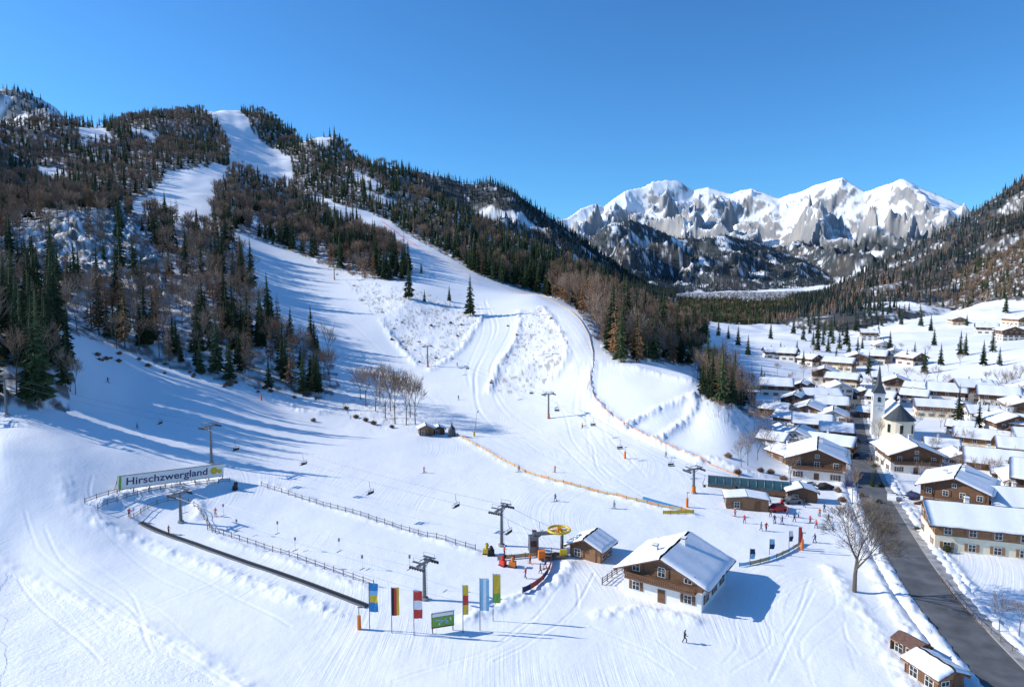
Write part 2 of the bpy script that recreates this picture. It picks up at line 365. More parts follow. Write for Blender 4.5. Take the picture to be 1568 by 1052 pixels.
# ski and groomer tracks pressed into the snow
nearI=np.where((Rf<520)&(Rf>55)&(Y>0)&(np.abs(np.arctan2(X,Y))<.72))[0];xn=X[nearI];yn=Y[nearI];dz=np.zeros(len(nearI))
rt=random.Random(5)
FAM=[([(1235,885),(1205,940),(1170,1000),(1135,1060)],6,2.1,.035),([(1285,930),(1300,1000),(1335,1060)],3,1.9,.03),([(880,875),(850,935),(770,990),(640,1040),(560,1065)],4,1.5,.04),
 ([(60,705),(40,760),(70,830),(190,905),(330,985),(430,1060)],6,2.9,.035),([(0,790),(70,880),(160,965),(230,1060)],5,1.9,.045),([(650,585),(700,640),(800,695),(920,745),(1020,800),(1110,840)],7,3.2,.05),
 ([(850,610),(880,665),(960,745),(1060,815)],6,3.0,.05),([(420,410),(470,480),(560,560),(640,625),(700,662)],6,6.,.10),([(740,450),(760,500),(720,570),(740,630),(800,680)],5,3.6,.08),([(860,480),(905,560),(890,620),(900,690),(960,750)],4,3.,.08),
 ([(150,560),(240,620),(330,665),(420,715),(520,760)],5,3.4,.05),([(300,680),(420,700),(560,740),(700,780)],4,3.4,.04),([(900,960),(1000,1000),(1080,1060)],3,2.1,.035)]
for pts,nn_,spc,dep in FAM:
    base=line(pts,10)
    for k in range(nn_):
        P=resample(offs(base,(k-nn_/2)*spc+rt.uniform(-.6,.6)*spc),4.)
        m_=len(P);ph=rt.uniform(0,6);am=rt.uniform(.1,.9)*spc;P=offs(P,0)+np.stack([np.sin(np.arange(m_)/m_*rt.uniform(3,12)+ph)*am,np.zeros(m_)],-1)
        a_=int(m_*rt.uniform(0,.4));b_=int(m_*rt.uniform(.6,1));P=P[a_:b_]
        if len(P)<3: continue
        far_=float(np.hypot(*P.mean(0)));wd=max(.2,far_*.0018);dp=dep*rt.uniform(.4,1.3)
        d=pdist(xn,yn,P,1.5);dz-=dp*np.exp(-(d/wd)**2)-dp*.4*np.exp(-((d-wd*1.9)/wd)**2)
Z[nearI]+=dz*(~ro[nearI])*(~fm[nearI])*smooth(6,9,rdd[nearI])
i=np.arange(nT)[:,None];j=np.arange(nR-1)[None,:];i2=(i+1)%nT
fa=np.stack([i*nR+j+0*i2,i2*nR+j,i2*nR+j+1,i*nR+j+1],-1).reshape(-1,4)
fa=fa[:, ::-1]
me=bpy.data.meshes.new('snowy_terrain');nv=len(X);nf=len(fa)
me.vertices.add(nv);me.vertices.foreach_set('co',np.stack([X,Y,Z],-1).ravel().astype(np.float32))
me.loops.add(nf*4);me.loops.foreach_set('vertex_index',fa.ravel().astype(np.int32))
me.polygons.add(nf);me.polygons.foreach_set('loop_start',np.arange(0,nf*4,4,dtype=np.int32));me.polygons.foreach_set('use_smooth',np.ones(nf,bool))
me.update(calc_edges=True)
def attr(nm,a):
    t=me.attributes.new(nm,'FLOAT','POINT');t.data.foreach_set('value',a.astype(np.float32))
Zg=Z.reshape(nT,nR);gr=np.gradient(Zg,ra,axis=1).ravel();gt=(np.gradient(Zg,TH,axis=0)/ra[None,:]).ravel()
slope=np.hypot(gr,gt)
farf=np.isin(idx,(1,2,5)).astype(float);farf=np.where(idx==1,.75,farf)
farf=np.where(idx==3,1-smooth(520,640,Z+60*fbm(X/300,Y/300,3,77)),farf)
farf=np.where(idx==4,1-smooth(280,400,Z+90*fbm(X/400,Y/400,3,78)),farf)
def clearf(x,y,ix): return smooth(.14,.32,fbm(x/130,y/130,4,500)+np.where(ix==5,.05,0)+np.where(ix==1,.10,0)+np.where(ix==3,.02,0))
clear=clearf(X,Y,idx)
def lerp(c,f,k): return c+(np.asarray(k)-c)*f[:,None]
col_=lerp(np.tile([.86,.885,.915],(nv,1)),smooth(-.3,.3,fbm(X/50,Y/50,4,700)),[.92,.925,.935])
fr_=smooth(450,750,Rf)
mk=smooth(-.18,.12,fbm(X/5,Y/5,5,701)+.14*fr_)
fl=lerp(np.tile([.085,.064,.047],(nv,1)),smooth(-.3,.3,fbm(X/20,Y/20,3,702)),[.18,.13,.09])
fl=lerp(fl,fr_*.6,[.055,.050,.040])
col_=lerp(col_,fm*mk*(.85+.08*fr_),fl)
col_=lerp(col_,ro*smooth(.12,.30,fbm(X/1.8,Y/1.8,4,711,.65)+.5*fbm(X/12,Y/12,3,712))*.65,[.24,.20,.15])
col_=lerp(col_,rk*smooth(-.02,.14,fbm(X/5,Y/5,5,721,.65))*.85,[.17,.14,.115])
pk=(idx==4).astype(float)+.6*(idx==3)
streak=fbm(X/150,Y/150,6,731,.66)+.3*fbm(X/600,Y/600,2,733)
low=1-smooth(250,750,Z)
rock=pk*smooth(.25,.40,(slope-1.0)*.42+streak*.85+low*.22)*.88
rockc=lerp(np.tile([.15,.155,.17],(nv,1)),smooth(-.3,.3,fbm(X/60,Y/60,4,735)),[.30,.27,.24])
col_=lerp(col_,rock,rockc)
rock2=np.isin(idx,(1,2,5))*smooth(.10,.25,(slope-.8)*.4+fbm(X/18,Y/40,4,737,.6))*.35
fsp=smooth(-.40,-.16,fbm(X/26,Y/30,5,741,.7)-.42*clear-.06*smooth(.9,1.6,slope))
fcol_haze=lerp(np.tile([.024,.036,.042],(nv,1)),smooth(-.25,.3,fbm(X/200,Y/200,4,743)),[.055,.048,.042])  # far forest tone, with aerial haze painted in as a blue cast
col_=lerp(col_,farf*fsp*.96,fcol_haze)
col_=lerp(col_,rock2,[.17,.15,.13])
col_=lerp(col_,smooth(8.5,5.5,rdd)*smooth(-.1,.2,fbm(X/1.5,Y/1.5,3,751))*.35,[.45,.43,.42])
ca_=me.attributes.new('col','FLOAT_COLOR','POINT');ca_.data.foreach_set('color',np.c_[col_,np.ones(nv)].astype(np.float32).ravel())
attr('rough',ro*.6+rk*1.0+fm*.6)
attr('pa',smooth(-.12,.2,fbm(X/28,Y/28,3,761))*(1-smooth(350,700,Rf))*(1-fm));attr('pb',smooth(.12,-.2,fbm(X/35,Y/35,3,763))*(1-smooth(350,700,Rf))*(1-fm));attr('track',tr*1.0)
print('terrain',nv,time.time()-T0)
def terrain_mat():
    m,nt,b=newmat('snow_ground');L=nt.links;N=nt.nodes
    geo=N.new('ShaderNodeNewGeometry')
    def at(n,o='Fac'):
        a=N.new('ShaderNodeAttribute');a.attribute_name=n;return a.outputs[o]
    wn=N.new('ShaderNodeTexNoise');wn.inputs['Scale'].default_value=.012;wn.inputs['Detail'].default_value=0;L.new(geo.outputs['Position'],wn.inputs['Vector'])
    wv=N.new('ShaderNodeVectorMath');wv.operation='MULTIPLY_ADD';L.new(wn.outputs['Color'],wv.inputs[0]);wv.inputs[1].default_value=(90,90,0);L.new(geo.outputs['Position'],wv.inputs[2])
    def noise(sc,det=5,rg=.55,st=None):
        t=N.new('ShaderNodeTexNoise');t.noise_dimensions='2D';t.inputs['Scale'].default_value=sc;t.inputs['Detail'].default_value=det;t.inputs['Roughness'].default_value=rg
        v=geo.outputs['Position']
        if st:
            mp=N.new('ShaderNodeMapping');mp.inputs['Rotation'].default_value=(0,0,st[3]);mp.inputs['Scale'].default_value=st[:3];L.new(wv.outputs[0],mp.inputs[0]);v=mp.outputs[0]
        L.new(v,t.inputs['Vector']);return t.outputs['Fac']
    def mth(op,a,c):
        t=N.new('ShaderNodeMath');t.operation=op
        for k,q_ in enumerate((a,c)):
            if isinstance(q_,(int,float)): t.inputs[k].default_value=q_
            else: L.new(q_,t.inputs[k])
        return t.outputs[0]
    L.new(at('col','Color'),b.inputs['Base Color']);b.inputs['Roughness'].default_value=.6;b.inputs['Specular IOR Level'].default_value=.2
    trk=noise(1.0,3,.7,st=(1.5,.03,1,.35));trk2=noise(1.0,3,.7,st=(.035,1.3,1,.7))
    h=mth('ADD',mth('MULTIPLY',mth('MULTIPLY',trk,at('pa')),.40),mth('MULTIPLY',mth('MULTIPLY',trk2,at('pb')),.36))
    h=mth('ADD',h,mth('MULTIPLY',noise(1.3,4,.65),mth('ADD',mth('MULTIPLY',at('rough'),1.0),mth('ADD',mth('MULTIPLY',at('track'),.45),.20))))
    bp=N.new('ShaderNodeBump');bp.inputs['Strength'].default_value=.7;bp.inputs['Distance'].default_value=.30;L.new(h,bp.inputs['Height'])
    L.new(bp.outputs[0],b.inputs['Normal'])
    return m
me.materials.append(terrain_mat())
terr=put(me,'snowy_terrain')
# ---------------------------------------------------------------- trees
def conifer(name,h,R,nl,fol,seed,sparse=1.,trunkvis=.08,sub=4,core=.32):
    r=random.Random(seed);b=MB();b.cyl((0,0,-1.2),(0,0,h*.5),.022*h/1.6,.012*h/1.6,5,0);b.cyl((0,0,h*.5),(0,0,h),.012*h/1.6,.01,4,0)
    lean=r.uniform(-.01,.01)
    for k in range(3 if core else 0):
        z0=h*(trunkvis+.02+.27*k);rr_=R*core*(1-k*.27);n_=6;a0=r.random()*6
        b.add([(rr_*math.cos(a0+i*1.047)*r.uniform(.7,1.2),rr_*math.sin(a0+i*1.047)*r.uniform(.7,1.2),z0+r.uniform(-.4,.4)) for i in range(n_)]+[(0,0,min(h,z0+h*.42))],[(i,(i+1)%n_,n_) for i in range(n_)],1)
    for k in range(nl):
        t=(k+r.random()*.6)/nl;z=h*(trunkvis+(1-trunkvis)*t)
        rad=R*(1-t)**.8*r.uniform(.72,1.12)+.12
        if t<.12: rad*=.75+2*t
        nb=max(4,int((9-4*t)*sparse))
        a0=r.random()*6.28
        for i in range(nb):
            if r.random()>.9*min(1,sparse+.1): continue
            a=a0+6.283*i/nb+r.uniform(-.3,.3);l=rad*r.uniform(.6,1.12);dr=r.uniform(.18,.42)*l
            ca,sa=math.cos(a),math.sin(a);o=Vector((lean*z,0,z+.2*l*.3));tip=Vector((ca*l,sa*l,z-dr));side=Vector((-sa,ca,0))
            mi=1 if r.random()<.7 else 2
            for q_ in range(sub):
                f0=.1+.2*q_;p=o.lerp(tip,f0+.15);wd=l*(.34-.05*q_)*r.uniform(.7,1.2);s_=1 if q_%2 else -1
                e=o.lerp(tip,min(1,f0+.5))+side*wd*s_+Vector((0,0,-r.uniform(.1,.45)*wd))
                b.add([o.lerp(tip,f0),p+side*wd*.15*-s_+Vector((0,0,-.12*l)),e],[(0,1,2)],mi)
            b.add([o.lerp(tip,.2)+side*.12*l,tip,o.lerp(tip,.2)-side*.12*l],[(0,1,2)],mi)
            b.add([o.lerp(tip,.1),tip+Vector((0,0,-.08*l)),o.lerp(tip,.6)+Vector((0,0,-.32*l))],[(0,1,2)],mi)
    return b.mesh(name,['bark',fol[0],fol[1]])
def broadleaf(name,h,seed,depth=5,mats=('bark','twig'),rt=.016,tw=.035,spread=.55,nch=(3,4),wide=1.):
    r=random.Random(seed);b=MB()
    def grow(p,d,l,rad,k):
        d=d.normalized();q_=p+d*l*.5;d2=(d+Vector((r.uniform(-.15,.15),r.uniform(-.15,.15),r.uniform(0,.12)))).normalized();e=q_+d2*l*.5
        n_=6 if k==0 else (4 if k<2 else 3);m=0 if k<3 else 1
        r1=max(rad*.62,tw*.5)
        if k>=3: b.cyl(p,e,rad,r1 if k<depth else tw*.3,3,m)
        else:
            b.cyl(p,q_,rad,(rad+r1)/2,n_,m)
            b.cyl(q_,e,(rad+r1)/2,r1,n_,m)
        if k>=depth: return
        c=r.randint(*nch)+(1 if k==0 else 0)
        for i in range(c):
            a=6.283*i/c+r.uniform(-.5,.5);up=d2;s_=Vector((math.cos(a),math.sin(a),0));s_=(s_-up*s_.dot(up)).normalized() if abs(up.z)<.999 else s_
            sp_=spread*r.uniform(.6,1.4)
            grow(q_.lerp(e,r.uniform(.1,1)) ,up+s_*sp_+Vector((0,0,.12)),l*r.uniform(.6,.82),max(r1*r.uniform(.55,.8),tw*.5),k+1)
        if k>0: grow(e,d2,l*.7,max(r1*.8,tw*.5),k+1)
    b.cyl((0,0,-1),(0,0,0),h*rt*1.2,h*rt,6,0)
    grow(Vector((0,0,0)),Vector((r.uniform(-.05,.05),0,1)),h*.30,h*rt,0)
    zm=max(v[2] for v in b.v);k_=h/zm;b.v=[(v[0]*k_*wide,v[1]*k_*wide,v[2]*k_) for v in b.v]
    return b.mesh(name,list(mats))
tree_me={}
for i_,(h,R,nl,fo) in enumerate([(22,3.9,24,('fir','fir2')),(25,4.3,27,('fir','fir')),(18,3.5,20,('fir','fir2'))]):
    tree_me['a%d_conifer'%i_]=conifer('conifer_%d'%i_,h,R,nl,fo,i_+3)
for i_ in range(3): tree_me['b%d_broadleaf'%i_]=broadleaf('bare_broadleaf_%d'%i_,16,20+i_,4,('bark','twig' if i_<2 else 'twig2'),.011,.07,.6,(3,3),.8)
tree_me['c0_larch']=conifer('larch',20,2.9,20,('larch','larch'),31,.8,.12,4,0)
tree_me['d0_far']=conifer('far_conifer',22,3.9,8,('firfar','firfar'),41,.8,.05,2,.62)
tree_me['e0_farbrown']=conifer('far_broadleaf',14,4.2,6,('twig','larch'),43,.7,.08,2,.35)
tree_me['f0_mid']=conifer('mid_conifer',21,3.8,13,('fir','fir2'),45,1.,.05,3,.5)
tree_me['g0_midbare']=broadleaf('mid_broadleaf',15,27,3,('bark','twig'),.011,.15,.6,(4,4),.85)
col=bpy.data.collections.new('tree_library')
for k,v in sorted(tree_me.items()): col.objects.link(bpy.data.objects.new(k,v))
def instancer(name,pts,kind,rot,scl):
    pm=bpy.data.meshes.new(name);pm.vertices.add(len(pts));pm.vertices.foreach_set('co',np.asarray(pts,np.float32).ravel())
    t=pm.attributes.new('kind','INT','POINT');t.data.foreach_set('value',np.asarray(kind,np.int32))
    t=pm.attributes.new('rotv','FLOAT_VECTOR','POINT');rv=np.zeros((len(pts),3),np.float32);rv[:,2]=rot;rv[:,0]=rng.normal(0,.03,len(pts));t.data.foreach_set('vector',rv.ravel())
    t=pm.attributes.new('sclv','FLOAT_VECTOR','POINT');sv=np.repeat(np.asarray(scl,np.float32)[:,None],3,1);sv[:,2]*=rng.uniform(.85,1.2,len(pts));t.data.foreach_set('vector',sv.ravel())
    o=put(pm,name);g=bpy.data.node_groups.new(name+'_scatter','GeometryNodeTree')
    g.interface.new_socket('Geometry',in_out='INPUT',socket_type='NodeSocketGeometry');g.interface.new_socket('Geometry',in_out='OUTPUT',socket_type='NodeSocketGeometry')
    N=g.nodes;L=g.links;gi=N.new('NodeGroupInput');go=N.new('NodeGroupOutput');ip=N.new('GeometryNodeInstanceOnPoints');ci=N.new('GeometryNodeCollectionInfo')
    ci.inputs['Collection'].default_value=col;ci.inputs['Separate Children'].default_value=True;ci.inputs['Reset Children'].default_value=True
    def na(n,t):
        a=N.new('GeometryNodeInputNamedAttribute');a.data_type=t;a.inputs['Name'].default_value=n;return a.outputs['Attribute']
    L.new(gi.outputs[0],ip.inputs['Points']);L.new(ci.outputs[0],ip.inputs['Instance']);ip.inputs['Pick Instance'].default_value=True
    L.new(na('kind','INT'),ip.inputs['Instance Index']);L.new(na('rotv','FLOAT_VECTOR'),ip.inputs['Rotation']);L.new(na('sclv','FLOAT_VECTOR'),ip.inputs['Scale'])
    L.new(ip.outputs[0],go.inputs[0]);md=o.modifiers.new('scatter','NODES');md.node_group=g;return o
# running horizon for skipping trees that stand far behind crests
Sgrid=((Z-CAMZ)/np.maximum(Rf,1)).reshape(nT,nR);RM=np.maximum.accumulate(Sgrid,1)
def visible(x,y,z,top):
    th=np.arctan2(x,y);r=np.hypot(x,y)
    i=np.clip(np.searchsorted(TH,th),0,nT-1);j=np.clip(np.searchsorted(ra,r)-2,0,nR-1)
    return ((z+top-CAMZ)/r>RM[i,j]-.006)
def scatter(r0,r1,sp_,thmin=-.70,thmax=.70):
    x=np.arange(-r1*.66,r1*.66,sp_);y=np.arange(r0*.72,r1,sp_);x,y=np.meshgrid(x,y);x=x.ravel()+rng.uniform(-.5,.5,x.size)*sp_;y=y.ravel()+rng.uniform(-.5,.5,y.size)*sp_
    r=np.hypot(x,y);t=np.arctan2(x,y);m=(r>=r0)&(r<r1)&(t>thmin)&(t<thmax);return x[m],y[m]
def near_forest():
    PX=[];K=[];S=[]
    for r0,r1,sp_ in ((150,330,5.0),(330,600,5.8),(600,1700,7.0)):
        x,y=scatter(r0,r1,sp_)
        zone=np.full(x.shape,'  ');
        for k,P in FOREST.items(): zone[inpoly(x,y,P)]=k
        ok=zone!='  '
        for P in PISTE: ok&=~inpoly(x,y,P)
        x,y,zone=x[ok],y[ok],zone[ok]
        z,ix0=Hb(x,y);ok=ix0==0;x,y,zone=x[ok],y[ok],zone[ok]
        z=H(x,y);nn=fbm(x/45,y/45,3,600);n2=fbm(x/25,y/25,2,640);u=rng.random(len(x))
        rk=inpoly(x,y,ROCKS[0])
        dens=np.full(x.shape,.95);dens[zone=='FB']=.6;dens[zone=='FC']=.88;dens[zone=='FD']=.85;dens[zone=='FF']=.5;dens[zone=='FR']=.85;dens[rk]=.14
        dens*=1-.85*smooth(.16,.36,n2)*np.where(np.hypot(x,y)>600,.75,1)
        keep=(u<dens)&visible(x,y,z,18);x,y,z,zone,nn=x[keep],y[keep],z[keep],zone[keep],nn[keep]
        th=np.arctan2(x,y);r=np.hypot(x,y)
        pc=.40+1.6*nn
        pc=np.where(zone=='FA',.85,pc)
        pc=np.where(zone=='FC',.38+1.7*nn,pc)
        pc=np.where((zone=='FE')&(r<520)&(th>.02),.12+nn,pc)
        pc=np.where((zone=='FE')&(r>=520),.70+1.5*nn,pc)
        pc=np.where((zone=='FE')&(th>.235)&(r<460),.7,pc)
        pc=np.where(zone=='FV',.8,pc);pc=np.where(zone=='FR',.25+nn,pc)
        u=rng.random(len(x));u2=rng.random(len(x));ix=rng.integers(0,3,len(x))
        kind=np.where(u<pc,ix,np.where(u2<.28,6,3+ix))
        s=np.where(kind<3,rng.uniform(.5,1.05,len(x)),rng.uniform(.75,1.15,len(x)))
        s=np.where((zone=='FE')&(r<520)&(th>.02),s*1.25,s)
        s=np.where(r>700,s*.8,s)
        kind=np.where((r>620)&(kind<3),9,kind);kind=np.where((r>480)&(kind>=3)&(kind<6),10,kind);kind=np.where((r>620)&(kind==6),8,kind)
        PX.append(np.stack([x,y,z-.1],-1));K.append(kind);S.append(s)
    return np.concatenate(PX),np.concatenate(K),np.concatenate(S)
P_,K_,S_=near_forest();print('near trees',len(P_),time.time()-T0)
instancer('mountain_forest',P_,K_,rng.uniform(0,6.28,len(P_)),S_)
def far_forest():
    PX=[];K=[];S=[]
    for r0,r1,sp_,ids in ((850,2900,10.0,(1,2,5)),(2500,4500,18,(3,))):
        x,y=scatter(r0,r1,sp_,-.70,.70)
        z,ix,*_=Hb(x,y);m=np.isin(ix,ids);x,y,z,ix=x[m],y[m],z[m],ix[m]
        d=np.where(np.isin(ix,(1,2,5)),.95,0);d=np.where(ix==3,1-smooth(520,640,z+60*fbm(x/300,y/300,3,77)),d);d=np.where(ix==1,.6,d)
        d*=(1-.92*clearf(x,y,ix))*(1-.5*smooth(.16,.34,fbm(x/50,y/50,3,520)))
        k=(rng.random(len(x))<d)&visible(x,y,z,15);x,y,z,ix=x[k],y[k],z[k],ix[k]
        u=rng.random(len(x));nn=fbm(x/120,y/120,3,610);kind=np.where((ix==5)&(u<.45-nn),8,7)
        kind=np.where((ix==2)&(u<.12+.4*nn),8,kind)
        s=rng.uniform(.6,1.,len(x));s=np.where(ix>=3,s*1.05,s);s=np.where(ix==5,s*.82,s)
        PX.append(np.stack([x,y,z],-1));K.append(kind);S.append(s)
    return np.concatenate(PX),np.concatenate(K),np.concatenate(S)
P_,K_,S_=far_forest();print('far trees',len(P_),time.time()-T0)
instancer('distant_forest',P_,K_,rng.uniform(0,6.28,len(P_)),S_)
spr=[tree_me['a%d_conifer'%k] for k in range(3)]
bl=[tree_me['b%d_broadleaf'%k] for k in range(3)]
for u,v,s in [(626,458,.95),(720,484,.95),(1466,664,.85),(1498,664,.6),(1512,660,.5),(1470,545,.75),(1478,545,.6),(1280,560,.6),(1440,560,.55),(1335,745,.25),(1388,560,.5),(1230,560,.6),(1555,520,.6),(1300,540,.6),(1313,540,.6),(1090,612,.8),(1105,618,.9),(1120,622,.8),(1075,606,.7),(645,420,.5),(1165,600,.6),(1170,595,.5),(1245,530,.8),(1260,530,.7),(1275,528,.9),(1540,480,.9),(688,462,.4),(650,462,.35),(1240,512,.8),(1262,514,.8),(1290,515,.7),(1310,508,.8),(1215,512,.8),(1350,500,.7),(1380,498,.7),(1410,500,.8),(1180,520,.7),(1530,560,.6),(1400,552,.7),(1330,575,.6),(1252,538,.7),(1268,540,.8),(1285,536,.8),(1296,530,.9),(1320,536,.6),(1195,545,.6),(1220,542,.6),(1345,512,.7),(1425,508,.7),(1480,500,.7),(1130,530,.7),(1115,520,.8),(1100,515,.8),(1145,545,.6),(1230,522,.9),(1252,520,.9),(1272,518,.9),(1326,520,.8),(1362,540,.7),(1415,572,.6),(1430,530,.6),(1505,560,.6),(1520,540,.7)]:
    put(random.choice(spr),'spruce_tree',GP(u,v),random.random()*6,s)
for u,v,s in [(560,622,1.),(575,632,1.1),(590,640,1.1),(605,648,1.25),(622,650,1.2),(636,650,1.15),(552,612,.9),(628,640,1.),(598,630,1.15),(582,618,1.),(108,600,.8),(116,604,.7),(1145,712,.6),(1160,704,.55),(1170,690,.55),(1135,715,.5),(1290,735,.45),(1340,735,.5),(1400,660,.5),(1440,655,.55),(1430,700,.5),(1535,610,.9),(1545,605,.8),(1520,740,.5),(1305,770,.55),(1530,968,.36),(1560,978,.34),(1470,730,.45),(1410,745,.45),(1215,650,.5),(1300,640,.5),(1175,655,.5),(1225,715,.5),(1545,650,.6),(1480,690,.5),(1310,590,.6),(1560,590,.7),(1330,600,.5),(1250,600,.5),(1530,690,.5),(1495,625,.5),(1085,600,.7),(1100,640,.4),(1115,645,.4),(1470,560,.5),(1380,540,.5),(1420,545,.5),(1345,530,.5),(1245,545,.6),(1190,575,.5),(1210,590,.5),(1270,575,.5),(1360,570,.6),(1450,595,.5),(1510,590,.5),(1325,800,.4),(1230,580,.6),(1245,585,.6),(1290,580,.6),(1340,655,.6),(1345,680,.6),(1295,665,.5),(1165,670,.6),(1155,660,.5),(1180,700,.5),(1210,740,.5),(1455,690,.5),(1425,720,.5),(1495,740,.5),(1550,725,.5),(1515,640,.6),(1550,680,.5),(1565,620,.7),(1390,585,.6),(1415,590,.6),(1435,585,.6),(1160,640,.5),(1205,610,.5),(1370,640,.4)]:
    put(random.choice(bl),'bare_tree',GP(u,v),random.random()*6,s)
big=broadleaf('bare_linden',14.2,77,6,('bark','bark'),.020,.028,.62,(3,3))
put(big,'large_bare_tree',GP(1308,907),1.,1.)
print('trees placed',len(big.polygons),time.time()-T0)
# bushes
def bush(name,seed,m='twig'):
    r=random.Random(seed);b=MB()
    for _ in range(260):
        a=r.random()*6.28;e=r.uniform(.2,1.5);l=r.uniform(.5,1.1);d=Vector((math.cos(a)*math.cos(e),math.sin(a)*math.cos(e),math.sin(e)))
        b.cyl(d*.1,d*l,.03,.008,3,0);p=d*l*.7
        b.add([p,p+Vector((r.uniform(-.2,.2),r.uniform(-.2,.2),.12)),p+Vector((r.uniform(-.2,.2),r.uniform(-.2,.2),-.1))],[(0,1,2)],0)
    return b.mesh(name,[m])
bu=[bush('bush_a',1),bush('bush_b',2,'hedge')]
BL=[(545,640,1.5,0),(560,645,1.4,0),(572,650,1.5,0),(600,655,1.2,0),(1345,770,1.2,1),(1440,830,1.3,1),(1450,845,1.2,1),(1430,820,1.,1),(1370,760,1.2,1),(1380,770,1.1,0),(1480,745,1.3,1),(1500,750,1.3,0),(1545,835,1.2,1),(1200,735,1.4,0),(1180,725,1.4,0),(1165,722,1.3,0),(1350,695,1.2,1),(1415,690,1.3,1),(1320,760,1.2,0),(600,522,1.2,0),(660,500,1.2,0),(690,495,1.2,0),(480,645,1.3,0),(530,628,1.5,0),(1290,770,1.4,0),(1283,755,1.3,0),(1460,735,1.4,0),(1395,760,1.4,1),(1160,745,1.3,0),(1130,725,1.5,0),(1115,700,1.5,0),(1340,715,1.3,1),(1348,745,1.3,1),(1430,745,1.4,1),(1445,750,1.3,0),(1510,765,1.4,1),(1230,700,1.5,0),(1290,700,1.4,0),(1405,812,1.1,1)]
rb=random.Random(9)
for _ in range(26):
    t=rb.random();BL.append((150+350*t+rb.uniform(-8,8),540+78*t+rb.uniform(-6,12),rb.uniform(.8,1.5),0))
for _ in range(14): BL.append((rb.uniform(600,850),rb.uniform(470,590),rb.uniform(.5,1.),0))
for u,v,s,k in BL: put(bu[k],'shrub',GP(u,v),random.random()*6,s)
